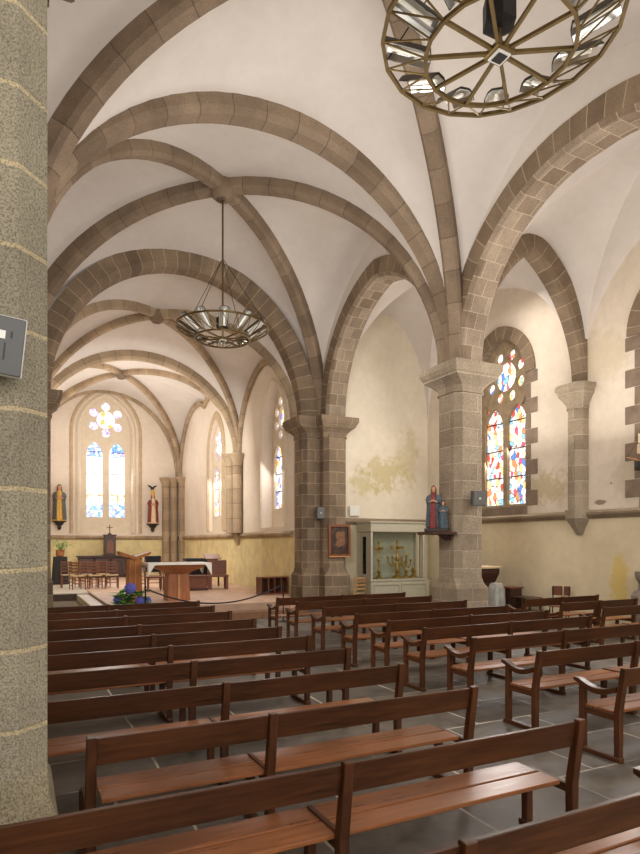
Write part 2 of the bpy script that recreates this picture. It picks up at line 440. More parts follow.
M['glass_rose'] = stained('rose_stained_glass', [(0, WHITE), (.6, W_(250, 230, 250)), (.72, W_(200, 180, 240)), (.82, WHITE), (.92, W_(248, 160, 80))], 5.5, 2.2, .012)

M['glass_petal'] = stained('rose_petal_glass', [(0, WHITE), (.35, W_(226, 205, 246)), (.6, WHITE), (.78, W_(190, 160, 232)), (.9, W_(250, 220, 235))], 11, 1.7, .03)
# ------------------------------------------------------------------ curves
def pointed(hw, rise, n=14):
    """pointed arch, points (a,z) from -hw to +hw, z from 0 to rise"""
    R = (hw*hw+rise*rise)/(2*hw)
    fm = math.acos(max(-1, (R-hw)/R)) if R >= hw else PI-math.acos((hw-R)/R)
    L = [(-hw+R-R*cos(fm*i/n), R*sin(fm*i/n)) for i in range(n+1)]
    return L+[(-a, z) for a, z in reversed(L[:-1])]
def half_ell(S, B, n=14):
    S, B = Vector(S), Vector(B)
    out = []
    for i in range(n+1):
        th = PI/2*i/n
        p = S+(B-S)*(1-cos(th)); p.z = S.z+(B.z-S.z)*sin(th)
        out.append(p)
    return out
def full_ell(S, A, E, n=14):
    return half_ell(S, A, n)+list(reversed(half_ell(E, A, n)))[1:]
def ribprof(w, d, c):
    return [(-w/2, d), (-w/2, c), (-w/2+c*.7, 0), (w/2-c*.7, 0), (w/2, c), (w/2, d)]
TRIM = [0]
def trim(mb, mat, **k):
    TRIM[0] += 1
    return mb.obj('trim_%d' % TRIM[0], mat, kind='structure', **k)
def rib(path, w, d, c, mat):
    p = [Vector(q) for q in path]
    h = p[-1]-p[0]; h.z = 0
    if h.length < 1e-4: h = p[len(p)//2]-p[0]; h.z = 0
    lat = h.normalized().cross(Vector((0, 0, 1)))
    # outward must point up: tangent x lat ; choose sign
    t = (p[len(p)//2+1]-p[len(p)//2-1]).normalized()
    if t.cross(lat).z < 0: lat = -lat
    mb = MB(); mb.sweep(p, lat, ribprof(w, d, c))
    return trim(mb, mat, smooth=True, ang=25)

# ------------------------------------------------------------------ geometry constants (x across the nave, y towards the altar)
XL, XR = -.23, 8.4            # arcade pier centre lines
CX = (XL+XR)/2
P0, P1, P2 = 3.6, 10.2, 16.5  # pier rows
ZC = 5.6                      # capital top
XW = 12.0                     # aisle wall
YE = 16.2                     # aisle end wall
CL, CR, YF = .35, 7.55, 31.2  # chancel walls
CC = 3.93
PZ = .36                      # chancel platform level

# ------------------------------------------------------------------ floor
MB().box(-4.2, 12.4, -6, 31.6, -.2, 0).obj('floor', M['floor'], kind='structure')
mb = MB(); mb.prism([(2.1, 15.4), (2.5, 15.0), (6.6, 15.0), (7.1, 15.55), (7.1, 17), (7.6, 17), (7.6, 31.3), (2.1, 31.3)], 0, PZ)
mb.obj('floor_platform', M['terracotta'], kind='structure')
mb = MB(); mb.prism([(2.35, 14.98), (2.5, 14.6), (6.7, 14.6), (7.15, 15.1), (7.15, 15.54), (6.62, 14.98)], 0, PZ/2)
mb.obj('floor_step', M['riser'], kind='structure')
MB().box(.3, 2.08, 20.6, 31.3, 0, PZ).obj('floor_sanctuary', M['white_tile'], kind='structure')
MB().box(1.72, 2.08, 15.2, 20.58, 0, .30, .01).obj('floor_ramp', M['white_tile'], kind='structure')
MB().box(.3, 1.70, 17.2, 20.58, 0, .12).obj('floor_pit', M['pit'], kind='structure')
mb = MB(); mb.box(.32, 1.70, 20.57, 20.61, .1, PZ-.03); trim(mb, M['riser_dark'])
mb = MB(); mb.box(2.06, 2.10, 15.3, 21.2, .30, PZ+.01); trim(mb, M['riser'])

# ------------------------------------------------------------------ walls
def lancet(c, hw, sill, spring, rise, n=10):
    return [(c-hw, sill), (c+hw, sill)]+[(c-a, spring+z) for a, z in pointed(hw, rise, n)]   # ccw: sill, right jamb up, arch right->left
def rect(a0, a1, b0, b1): return [(a0, b0), (a1, b0), (a1, b1), (a0, b1)]
def circ(c, z, r, n=20): return [(c+r*cos(2*PI*i/n), z+r*sin(2*PI*i/n)) for i in range(n)]
def foil(c, z, r, k, pr, dist, n=96, ph=PI/2):
    """union outline of a circle and k petals"""
    out = []
    for i in range(n):
        a = 2*PI*i/n; best = r
        for j in range(k):
            b = ph+2*PI*j/k; da = a-b
            q = pr*pr-(dist*sin(da))**2
            if q > 0 and cos(da) > 0: best = max(best, dist*cos(da)+math.sqrt(q))
        out.append((c+best*cos(a), z+best*sin(a)))
    return out
fx = lambda a, b, d: (d, a, b)      # plane x = const
fy = lambda a, b, d: (a, d, b)      # plane y = const

WA = (12.9, .98, 2.93, 6.42, 1.15)    # aisle window centre y, half width, sill, spring, rise
WB = (7.62, .98, 2.93, 6.42, 1.15)
mb = MB(); mb.plate([rect(-6, YE+.4, -.2, 10.8), lancet(*WA), lancet(*WB)], XW, XW+.55, fx, 0, 1)
mb.obj('wall_right', [M['wall'], M['quoin']], kind='structure')
mb = MB(); mb.plate([rect(8.79, XW+.5, -.2, 10.8)], YE, YE+.3, fy); mb.obj('wall_end', M['wall_end'], kind='structure')
mb = MB(); mb.plate([rect(-6, 31.5, -.2, 10.8)], -3.9, -4.2, fx); mb.obj('wall_left', M['wall'], kind='structure')
WC = (18.6, 1.0, 2.45, 5.75, 1.45)
WD = (25.0, 1.0, 2.45, 5.75, 1.45)
mb = MB(); mb.plate([rect(16.9, YF+.4, -.2, 10.8), lancet(*WC), lancet(*WD)], CR, CR+.7, fx)
mb.obj('wall_chancel_right', M['chancel_wall'], kind='structure')
mb = MB(); mb.plate([rect(16.9, YF+.4, -.2, 10.8)], CL, CL-.6, fx); mb.obj('wall_chancel_left', M['chancel_wall'], kind='structure')
WE = (CC, 1.18, 2.42, 7.3, 1.75)
mb = MB(); mb.plate([rect(CL-.6, CR+.7, -.2, 10.8), lancet(*WE)], YF, YF+.5, fy); mb.obj('wall_far', M['chancel_wall'], kind='structure')
# spandrel wall closing above the chancel arch
CA_HW, CA_R = (7.5-.75)/2, 3.75
CAX = (7.5+.75)/2
arc = [(CAX+a, ZC+z) for a, z in [(CA_HW*-cos(PI*i/30)*1.03, CA_R*1.04*sin(PI*i/30)) for i in range(31)]]
mb = MB(); mb.plate([[(CL-.9, ZC), ]+arc+[(8.0, ZC), (8.0, 10.8), (CL-.9, 10.8)]], P2-.15, P2+.15, fy)
mb.obj('wall_chancel_arch', M['vault'], kind='structure')

# string courses
def course(poly, run, fn_is_x, mat):
    m = MB(); a, b = run
    m.loft([[((p[0], a, p[1]) if fn_is_x else (a, p[0], p[1])) for p in poly], [((p[0], b, p[1]) if fn_is_x else (b, p[0], p[1])) for p in poly]])
    trim(m, mat)
cp = [(0, -.10), (-.06, -.10), (-.13, -.02), (-.13, .03), (-.02, .09), (0, .09)]
course([(XW+p[0], 2.6+p[1]) for p in cp], (-6, YE), True, M['trim'])
course([(YE+p[0], 2.6+p[1]) for p in cp], (8.7, XW), False, M['trim'])
course([(CR+p[0], 2.22+p[1]) for p in cp], (16.95, YF), True, M['rib_pale'])
course([(YF+p[0], 2.22+p[1]) for p in cp], (CL, CR), False, M['rib_pale'])

# ------------------------------------------------------------------ windows
WN = [0]
def window(loops, glass_polys, d_stone, depth, d_glass, fn, stone, bars, barw):
    WN[0] += 1
    root = thing('window_%d' % WN[0], None, None, kind='structure')
    m = MB(); m.plate(loops, d_stone, d_stone+depth, fn); m.obj('tracery', stone, root)
    for poly, gm in glass_polys:
        m = MB(); m.plate([poly], d_glass, d_glass+.015, fn); m.obj('glass_pane', gm, root)
    for (a0, a1, z) in bars:
        m = MB(); m.plate([rect(a0, a1, z-barw, z+barw)], d_glass-.03, d_glass-.005, fn); m.obj('saddle_bar', M['lead'], root)
    return root
def two_light(w, d0, stone, glassm, rose_z, fn, kind, lw=.36, gap=.12, lsill=None, lspring=None, lrise=.55, rosemat=None, sgn=1):
    c, hw, sill, sp, rise = w
    outer = lancet(c, hw, sill, sp, rise)
    lsill = lsill or sill+.06
    LA = lancet(c-gap/2-lw, lw, lsill, lspring, lrise); LB = lancet(c+gap/2+lw, lw, lsill, lspring, lrise)
    holes = [LA, LB]; gl = [(LA, glassm), (LB, glassm)]
    rm = rosemat or glassm
    if kind == 'wheel':
        h = circ(c, rose_z, .41); holes.append(h); gl.append((h, rm))
        for k in range(8):
            a = PI/8+2*PI*k/8
            h = circ(c+.60*cos(a), rose_z+.60*sin(a), .155, 14); holes.append(h); gl.append((h, rm))
        for sx in (-1, 1):
            h = [(c+sx*.62, rose_z-.9), (c+sx*.78, rose_z-.88), (c+sx*.76, rose_z-.66)]
            if sx < 0: h.reverse()
            holes.append(h); gl.append((h, rm))
    elif kind == 'petals':
        h = circ(c, rose_z, .43, 24); holes.append(h); gl.append((h, rm))
        for k in range(6):
            a = PI/2+2*PI*k/6
            h = circ(c+.645*cos(a), rose_z+.645*sin(a), .205, 16); holes.append(h); gl.append((h, M['glass_petal']))
    else:
        h = foil(c, rose_z, .46, 6, .235, .50); holes.append(h); gl.append((h, rm))
    bars = []
    n = 3
    for cc in (c-gap/2-lw, c+gap/2+lw):
        for i in range(1, n+1):
            z = lsill+(lspring+.15-lsill)*i/(n)
            bars.append((cc-lw, cc+lw, z))
    return window([outer]+holes, gl, d0, .22*sgn, d0+.1*sgn, fn, stone, bars, .014)
two_light(WA, XW+.2, M['tracery_dark'], M['glass_aisle'], 6.56, fx, 'wheel', lw=.37, gap=.15, lspring=5.15, lrise=.58)
two_light(WB, XW+.2, M['tracery_dark'], M['glass_aisle'], 6.56, fx, 'wheel', lw=.37, gap=.15, lspring=5.15, lrise=.58)
two_light(WC, CR+.36, M['tracery'], M['glass_chancel'], 6.12, fx, 'wheel', lw=.34, gap=.2, lsill=3.1, lspring=4.7, lrise=.55)
two_light(WD, CR+.14, M['tracery'], M['glass_chancel'], 6.15, fx, 'foil', lw=.34, gap=.2, lsill=3.1, lspring=4.7, lrise=.55)
two_light(WE, YF+.22, M['tracery'], M['glass_far'], 7.98, fy, 'petals', lw=.37, gap=.30, lsill=3.22, lspring=6.25, lrise=.62, rosemat=M['glass_rose'])

# granite quoins and voussoirs round the aisle windows
def quoins(w):
    c, hw, sill, sp, rise = w
    m = MB()
    for sx in (-1, 1):
        z = sill-.02; k = 0
        while z < sp-.05:
            h = .40 if k % 2 == 0 else .40
            ww = .40 if k % 2 == 0 else .17
            a0, a1 = c+sx*(hw-.012), c+sx*(hw+ww)
            m.box(XW-.015, XW+.3, min(a0, a1), max(a0, a1), z+.006, min(z+h, sp)-.006, .006)
            z += h; k += 1
    trim(m, M['quoin'])
    pts = [(XW-.02, c+a, sp+z) for a, z in pointed(hw, rise, 14)]
    m = MB(); m.sweep(pts, (-1, 0, 0), [(.035, 0), (.035, .34), (-.2, .34), (-.2, 0)])
    trim(m, M['vouss'])
    m = MB(); m.box(XW-.03, XW+.2, c-hw-.05, c+hw+.05, sill-.26, sill, .01); trim(m, M['quoin'])
quoins(WA); quoins(WB)
# moulded frames round the chancel windows
def frame_arch(w, plane, isx, wd, dp, mat, grow, sgn=1):
    c, hw, sill, sp, rise = w
    hw += grow; rise += grow
    ar = pointed(hw, rise, 14)
    pts = [(c-hw, sill)]+[(c+a, sp+z) for a, z in ar]+[(c+hw, sill)]
    P = [((plane, a, z) if isx else (a, plane, z)) for a, z in pts]
    m = MB(); lat = (-1, 0, 0) if isx else (0, -1, 0)
    path = [Vector(p) for p in P]
    # outward for left jamb must point away from the opening
    mid = (path[len(path)//2+1]-path[len(path)//2-1]).normalized()
    lt = Vector(lat)
    s = 1 if mid.cross(lt).z > 0 else -1
    pr = [(0, 0), (dp*s, .02), (dp*s, wd*.5), (dp*s*.4, wd), (0, wd)]
    m.sweep(path, lt*s, [(a*1.0, b) for a, b in pr]); trim(m, mat)
frame_arch(WE, YF, False, .20, .10, M['tracery'], .02)
frame_arch(WE, YF, False, .16, .07, M['mould'], .34)
frame_arch(WC, CR, True, .14, .05, M['tracery'], .01)
frame_arch(WD, CR, True, .30, .08, M['mould'], .01)
# ------------------------------------------------------------------ piers
def chsq(cx, cy, h, c, hy=None):
    hy = hy or h
    return [(cx-h+c, cy-hy), (cx+h-c, cy-hy), (cx+h, cy-hy+c), (cx+h, cy+hy-c), (cx+h-c, cy+hy), (cx-h+c, cy+hy), (cx-h, cy+hy-c), (cx-h, cy-hy+c)]
def lv(poly, z): return [(p[0], p[1], z) for p in poly]
def pier_parts(root, cx, cy, hx, hy, ch, mats, zb=1.04, cap_h=.56, basemat=None):
    sh, cp_ = mats
    m = MB(); m.prism(chsq(cx, cy, hx, ch, hy), zb, ZC-cap_h); m.obj('shaft', sh, root)
    b = .045
    m = MB(); m.loft([lv(chsq(cx, cy, hx+b, .012, hy+b), 0), lv(chsq(cx, cy, hx+b, .012, hy+b), zb-.06), lv(chsq(cx, cy, hx+.005, .06, hy+.005), zb+.03), lv(chsq(cx, cy, hx, ch, hy), zb+.16)])
    m.obj('base', basemat or sh, root)
    zt = ZC-cap_h
    def r(e, c, z): return lv(chsq(cx, cy, hx+e, c, hy+e), z)
    m = MB(); m.loft([r(.0, ch, zt-.02), r(.03, ch, zt-.02), r(.03, ch, zt+.02), r(.01, ch, zt+.03), r(.03, ch*.9, zt+.12), r(.09, ch*.6, zt+.20), r(.19, .02, zt+.29), r(.19, .01, zt+.335), r(.205, .01, zt+.345), r(.25, .01, zt+.44), r(.25, .01, ZC)])
    m.obj('capital', cp_, root)
def pier(name, label, cx, cy, mats, **k):
    root = thing(name, label, 'pillar', (cx, cy, 0))
    pier_parts(root, 0, 0, .37, .37, .13, mats, **k)
    return root
pier('stone_pier', 'huge speckled granite pillar filling the left edge, with a grey panel mounted on it', XL, P0, (M['pier_near'], M['pier_near']), zb=.62, basemat=M['near_base'])
pier('stone_pier', 'free-standing granite pillar carrying a painted statue, between nave and side aisle', XR, P1, (M['pier'], M['pier']))
pier('stone_pier', 'granite pillar hidden behind the huge left foreground pillar', XL, P1, (M['pier'], M['pier']))
def pier_cluster(label, mirror):
    root = thing('stone_pier', label, 'pillar', (0, 0, 0))
    fxm = (lambda x: x) if not mirror else (lambda x: 8.25-x)
    fc = (M['pier_dark'], M['pier_dark'])
    pier_parts(root, fxm(XR), 16.2, .37, .45, .13, fc)       # arm carrying the arcade
    pier_parts(root, fxm(8.05), 16.5, .55, .38, .13, fc)      # arm carrying the chancel arch
    MB().box(min(fxm(7.75), fxm(8.7)), max(fxm(7.75), fxm(8.7)), 16.2, 16.88, 0, ZC).obj('core', fc[0], root)
pier_cluster('dark damp clustered stone pillar hung with a framed painting, at the chancel entrance', False)
pier_cluster('stone pillar at the left of the chancel arch, mostly behind the foreground pillar', True)

# aisle wall respond
root = thing('wall_respond', 'half column with carved capital ending in a bracket on the right wall', 'half column', (XW, P1, 0))
h8 = lambda e, z: [(0, -.24-e, z), (-.16-e, -.22-e, z), (-.30-e, -.10-e*.8, z), (-.30-e, .10+e*.8, z), (-.16-e, .22+e, z), (0, .24+e, z)]
MB().loft([h8(0, 2.66), h8(0, 5.1)]).obj('shaft', M['pier'], root)
MB().loft([h8(.02, 5.08), h8(.02, 5.14), h8(.03, 5.2), h8(.1, 5.34), h8(.16, 5.42), h8(.17, 5.5), h8(.21, 5.56), h8(.21, 5.64)]).obj('capital', M['pier'], root)
MB().loft([[(0, y*.35, z) if x == 0 else (x*.25, y*.35, z) for x, y, z in h8(0, 2.12)], [(x*.7, y*.7, z) for x, y, z in h8(0, 2.3)], h8(.04, 2.5), h8(.05, 2.7)]).obj('corbel', M['pier'], root)

# chancel responds: three clustered shafts with carved capitals
def cluster(label, x, y, dirs, z0=2.3, zt=5.25, corb=True, group=None):
    root = thing('wall_respond', label, 'half column', (x, y, 0))
    for (dx, dy, r) in dirs:
        MB().lathe([(r, z0), (r, zt-.42)], (dx, dy, 0), 14).obj('shaft', M['rib_pale'], root, smooth=True)
        MB().lathe([(r*1.1, zt-.46), (r*1.15, zt-.42), (r*1.02, zt-.4), (r*1.1, zt-.3), (r*1.5, zt-.16), (r*1.6, zt-.1), (r*1.75, zt-.08), (r*1.75, zt)], (dx, dy, 0), 12, fold=.04, nf=6).obj('capital', M['rib_pale'], root, smooth=True)
    if corb:
        MB().lathe([(.03, z0-.45), (.10, z0-.32), (.2, z0-.12), (.24, z0)], (-.04, 0, 0), 12).obj('corbel', M['rib_pale'], root, smooth=True)
cluster('clustered shafts between the two chancel side windows', CR, 22.0, [(-.2, -.36, .17), (-.32, 0, .2), (-.2, .36, .17)])
cluster('clustered shafts in the far right corner of the chancel, reaching the floor', CR-.05, YF-.15, [(-.72, .02, .19), (-.34, -.12, .18), (0.0, -.5, .19)], z0=.36, corb=False)
cluster('clustered shafts in the far left corner of the chancel', CL+.05, YF-.15, [(.62, .02, .15), (.3, -.1, .14), (0, -.35, .15)], z0=.36, corb=False)
cluster('clustered shafts on the left chancel wall', CL, 22.0, [(.16, -.26, .14), (.26, 0, .17), (.16, .26, .14)], corb=False)

# ------------------------------------------------------------------ arcade arches and spandrel walls
def arcade(xc, y0, y1, rise=3.1, both=True):
    c, hw = (y0+y1)/2, (y1-y0)/2
    pts = [(xc, c+a, ZC+z) for a, z in pointed(hw, rise, 18)]
    m = MB()
    # intrados (blocks) and the two faces (voussoirs)
    w, d, ch = .66, .46, .07
    prof = [(-w/2, d), (-w/2, ch), (-w/2+ch, 0), (w/2-ch, 0), (w/2, ch), (w/2, d)]
    lat = Vector((1, 0, 0)); P = [Vector(p) for p in pts]
    t = (P[19]-P[17]).normalized()
    if t.cross(lat).z < 0: lat = -lat
    m.sweep(P, lat, prof)
    m.bm.faces.ensure_lookup_table()
    for fa in m.bm.faces:      # intrados gets the block bond
        us = [l[m.uv].uv.x-5 for l in fa.loops]
        if min(us) > d-ch-.02 and max(us) < d-ch+w+.12: fa.material_index = 1
    trim(m, [M['vouss'], M['arch']])
    return [(c+a, ZC+z) for a, z in pointed(hw+.42, rise+.42, 18)]
def spandrel(name, xc, spans):
    o = [(-3.2, ZC)]
    for (y0, y1, rise) in spans:
        c, hw = (y0+y1)/2, (y1-y0)/2
        o += [(c+a, ZC+z) for a, z in pointed(hw+.12, rise+.15, 18)]
    o += [(16.8, ZC), (16.8, 10.8), (-3.2, 10.8)]
    m = MB(); m.plate([o], xc-.27, xc+.27, fx); m.obj(name, M['vault'], kind='structure')
SP = [(-2.6, P0-.37, 3.1), (P0+.37, P1-.37, 2.78), (P1+.37, 15.75, 3.02)]
for s in SP: arcade(XR, *s)
spandrel('wall_arcade_right', XR, SP)
for s in SP: arcade(XL, *s)
spandrel('wall_arcade_left', XL, SP)

# ------------------------------------------------------------------ vault ribs and webs
def web(mb, A, D, bulge=.12, m=8):
    n = len(A)
    grid = []
    for j in range(m+1):
        s = j/m
        row = []
        for i in range(n):
            p = A[i].lerp(D[i], s)
            row.append(p+Vector((0, 0, bulge*sin(PI*s)*sin(PI*i/(n-1)))))
        grid.append(row)
    V = [[mb.bm.verts.new(p) for p in r] for r in grid]
    for j in range(m):
        for i in range(n-1):
            q = [V[j][i], V[j][i+1], V[j+1][i+1], V[j+1][i]]
            mb.f(q)
def bay(mb, x0, x1, y0, y1, zs, zt, zw, zb, zt2=None, ns=16, bulge=.14, cx=None):
    """x0..x1, y0..y1 clear bay; zt transverse apex, zw wall arch apex, zb boss; web heights"""
    cx = cx or (x0+x1)/2; cy = (y0+y1)/2
    B = Vector((cx, cy, zb))
    S = {k: Vector((k[0], k[1], zs)) for k in ((x0, y0), (x1, y0), (x0, y1), (x1, y1))}
    Dg = {k: half_ell(v, B, ns) for k, v in S.items()}
    def dd(a, b): return Dg[a]+list(reversed(Dg[b]))[1:]
    for y, zt in ((y0, zt), (y1, zt2 or zt)):
        A = full_ell((x0, y, zs), (cx, y, zt), (x1, y, zs), ns)
        web(mb, A, dd((x0, y), (x1, y)), bulge)
    for x in (x0, x1):
        hw = (y1-y0)/2
        xw = x-.08 if x == x0 else x+.08
        A = [Vector((xw, cy+a, zs+z)) for a, z in pointed(hw, zw-zs, ns)]
        web(mb, A, dd((x, y0), (x, y1)), bulge)
NX0, NX1 = .12, 8.08
CX = 4.19
ZT, ZB = 9.35, 9.85    # intrados apex of transverse arches / diagonals
mb = MB()
bay(mb, NX0, NX1, P0+.1, P1-.1, ZC, ZT+.32, 9.6, ZB+.26, cx=CX)
bay(mb, NX0, NX1, P1+.1, P2-.1, ZC, ZT+.32, 9.6, ZB+.26, cx=CX)
bay(mb, NX0, NX1, P0-6.4, P0-.1, ZC, ZT+.32, 9.6, ZB+.26, cx=CX)
for f_ in mb.bm.faces: pass
mb.obj('ceiling', M['vault'], kind='structure', smooth=True, norm=False, ang=60)
mb = MB()
C0, C1, C2 = P2+.1, 22.0, YF
CZ, CT, CB = 5.25, 8.35, 8.95
bay(mb, CL, CR, C0, C1-.1, CZ, 9.75, 8.3, CB+.2, CT+.3)
bay(mb, CL, CR, C1+.1, C2, CZ, CT+.3, 8.3, CB+.2, 9.35)
mb.obj('ceiling_chancel', M['vault'], kind='structure', smooth=True, norm=False, ang=60)
mb = MB()
bay(mb, 8.66, XW, P0+.1, P1-.05, ZC, 8.75, 9.0, 9.2, bulge=.1)
bay(mb, 8.66, XW, P1+.05, YE, ZC, 9.1, 9.0, 9.2, bulge=.1)
bay(mb, 8.66, XW, P0-6.4, P0-.1, ZC, 8.75, 9.0, 9.2, bulge=.1)
mb.obj('ceiling_aisle', M['vault'], kind='structure', smooth=True, norm=False, ang=60)
MB().box(-4.2, .1, -6, 31.5, 9.0, 9.2).obj('ceiling_left', M['vault'], kind='structure')

def nave_ribs(y0, y1, boss=True):
    cy = (y0+y1)/2; B = (CX, cy, ZB)
    for (x, y) in ((NX0+.05, y0+.28), (NX1-.05, y0+.28), (NX0+.05, y1-.28), (NX1-.05, y1-.28)):
        rib(half_ell((x, y, ZC-.02), B, 20), .32, .34, .08, M['rib'])
    m = MB(); m.lathe([(.02, -.16), (.16, -.15), (.26, -.06), (.30, .05), (.27, .2), (.2, .35)], B, 12, fold=.05, nf=6); trim(m, M['rib'], smooth=True)
def trans(y, x0, x1, zs, zt, w, d, c, mat):
    rib(full_ell((x0, y, zs), (CX if y in (P0, P1) else (x0+x1)/2, y, zt), (x1, y, zs), 22), w, d, c, mat)
nave_ribs(P0, P1); nave_ribs(P1, P2)
for y in (P1, P2):                         # springer blocks where the ribs gather on the capitals
    for sx, x in ((-1, NX1),):
        a = .24 if y == P2 else .34
        m = MB(); m.loft([lv(rect(x-sx*.3 if sx > 0 else x-.02, x+.02 if sx > 0 else x+.3, y-a, y+a), ZC-.02), lv(rect(x-sx*.3 if sx > 0 else x-.02, x+.02 if sx > 0 else x+.3, y-a, y+a), ZC+.75)])
        trim(m, M['rib'])
trans(P1, NX0-.02, NX1+.02, ZC-.02, ZT+.03, .44, .38, .11, M['rib'])
trans(P0, NX0-.02, NX1+.02, ZC-.02, ZT, .46, .44, .12, M['rib'])
# chancel arch: two orders
trans(P2, .75, 7.5, ZC-.02, ZC+CA_R-.05, .62, .50, .13, M['vouss'])
# chancel
for (y0, y1) in ((C0+.15, C1-.12), (C1+.12, C2-.2)):
    B = (CC, (y0+y1)/2, CB)
    for (x, y) in ((CL+.1, y0), (CR-.1, y0), (CL+.1, y1), (CR-.1, y1)):
        rib(half_ell((x, y, CZ), B, 18), .24, .26, .07, M['rib_pale'])
    m = MB(); m.lathe([(.02, -.14), (.14, -.13), (.22, -.05), (.25, .05), (.2, .25)], B, 12, fold=.05, nf=6); trim(m, M['rib'], smooth=True)
trans(C1, CL+.22, CR-.22, CZ, CT, .30, .32, .09, M['rib_pale'])
# wall ribs of the chancel
for x in (CR-.06, CL+.06):
    for (y0, y1) in ((C0+.3, C1-.3), (C1+.3, C2-.3)):
        c, hw = (y0+y1)/2, (y1-y0)/2
        rib([(x, c+a, CZ+z) for a, z in pointed(hw, 7.92-CZ, 16)], .16, .22, .05, M['rib_pale'])
rib([(CC+a, YF-.06, CZ+z) for a, z in [(-3.35*cos(PI*i/36), 4.0*sin(PI*i/36)) for i in range(37)]], .16, .24, .05, M['rib_pale'])
# aisle transverse arch
rib([((8.77+XW-.1)/2+a, P1, ZC+z) for a, z in pointed((XW-.1-8.77)/2, 2.85, 16)], .42, .42, .08, M['vouss'])
rib([((8.77+XW-.1)/2+a, P0, ZC+z) for a, z in pointed((XW-.1-8.77)/2, 2.85, 16)], .42, .42, .08, M['vouss'])

# ------------------------------------------------------------------ benches
def post_pts(): return [(0.06, 0), (.115, 0), (.115, .43), (.05, .83), (.0, .83), (.06, .43)]
def make_bench(length, posts, armL, armR, inset=.03):
    """origin: left end on the floor under the top rail; bench faces +y"""
    root = thing('church_bench', '', 'bench')
    tw = .055
    dy = -.025
    def P(y): return y+dy
    for x in posts:
        m = MB(); pr = [(P(y), z) for y, z in post_pts()]
        x0 = min(max(x-tw/2, 0), length-tw)
        m.loft([[(x0, y, z) for y, z in pr], [(x0+tw, y, z) for y, z in pr]])
        bmesh.ops.bevel(m.bm, geom=m.bm.edges[:], offset=.004, segments=1, affect='EDGES')
        m.obj('back_post', M['bench_z'], root)
        end = (x == posts[0] and armL) or (x == posts[-1] and armR)
        m = MB(); m.box(x0, x0+tw, P(.43), P(.485), 0, .62 if end else .385, .004); m.obj('front_leg', M['bench_z'], root)
        m = MB(); m.box(x0+.008, x0+tw-.008, P(.10), P(.45), .355, .41, .004); m.obj('seat_bearer', M['bench_y'], root)
        m = MB(); m.box(x0-.004, x0+tw+.004, P(.05), P(.51), 0, .045, .006); m.obj('foot_rail', M['bench_y'], root)
        if end:
            m = MB(); n = 8; rings = []
            for i in range(n+1):
                t = i/n; y = P(.095+(.535-.095)*t); z = .655-.055*sin(PI*min(t*1.12, 1))+.01*t
                hh = .05 if t < .85 else .05-.02*(t-.85)/.15
                rings.append([(x0-.006, y, z-hh), (x0+tw+.006, y, z-hh), (x0+tw+.006, y, z), (x0-.006, y, z)])
            m.loft(rings); m.obj('armrest', M['bench_y'], root, smooth=True, ang=30)
        if x not in (posts[0], posts[-1]):
            m = MB(); m.box(x0+.012, x0+tw-.012, P(.12), P(.47), .428, .446, .003); m.obj('seat_batten', M['bench_y'], root)
    for a, b in zip(posts[:-1], posts[1:]):
        m = MB()
        y1, z1, y0, z0 = P(.068), .815, P(.098), .655
        th = .028
        pr = [(y0-th/2, z0), (y0+th/2, z0), (y1+th/2, z1), (y1-th/2, z1)]
        m.loft([[(a+(.02 if a == posts[0] else 0.02), y-.022, z) for y, z in pr], [(b-.02, y-.022, z) for y, z in pr]])
        bmesh.ops.bevel(m.bm, geom=m.bm.edges[:], offset=.004, segments=1, affect='EDGES')
        m.obj('backrest', M['bench_x'], root)
    m = MB(); m.box(inset, length-inset, P(.12), P(.285), .41, .436, .005); m.obj('seat_plank', M['bench_seat'], root)
    m = MB(); m.box(inset, length-inset, P(.305), P(.49), .408, .434, .006); m.obj('seat_plank', M['bench_seat'], root)
    return root
ORD = ['nearest', 'second', 'third', 'fourth', 'fifth', 'sixth', 'seventh', 'eighth', 'ninth', 'tenth', 'eleventh']
LU = [1.73, 2.62, 3.58, 4.55, 5.52, 6.46, 7.36, 8.3, 9.4, 10.35, 11.35]
full = make_bench(3.3, [0, 1.65, 3.3], False, False, .09)
armb = make_bench(3.3, [0, 1.65, 3.3], False, True, .05)
short = make_bench(2.76, [0, 1.11, 2.76], False, False, .09)
aisle = make_bench(3.1, [0, 1.5, 3.1], True, False, .02)
side = make_bench(2.1, [0, 1.05, 2.1], True, False, .02)
used = set()
def put(proto, x, y, label, group):
    o = proto
    if proto.name in used: o = copy_tree(proto)
    used.add(proto.name)
    o.location = (x, y, 0); o['label'] = label; o['group'] = group
    return o
for i, u in enumerate(LU):
    if i == 0: lab = 'dark wooden bench with curled armrest, cut off by the bottom right corner'
    elif i == 1: lab = 'long wooden bench starting at the lower left corner, second from the camera'
    elif i == 2: lab = 'wooden bench of the left block whose left end stands beside the foreground pillar base'
    elif i == 10: lab = 'foremost bench of the left block, farthest from the camera, before the chancel step'
    else: lab = 'brown wooden bench in the left block, %s row counted from the camera' % ORD[i]
    if i == 0: put(armb, -.19, u, lab, 'benches of the left block')
    elif i in (2, 8, 9): put(short, .345, u, lab, 'benches of the left block')
    else: put(full, -.19, u, lab, 'benches of the left block')
RU = [3.52, 4.47, 5.45, 6.38, 7.22, 8.13, 9.23, 10.34, 11.3]
for i, u in enumerate(RU):
    if i == 0: lab = 'wooden bench with armrest standing at the right picture edge, nearest of the right block'
    elif i == 8: lab = 'foremost bench of the right block, in front of the dark clustered pillar'
    else: lab = 'wooden bench with curved aisle armrest in the right block, %s row from the camera' % ORD[i]
    put(aisle, 4.66, u, lab, 'benches of the right block')
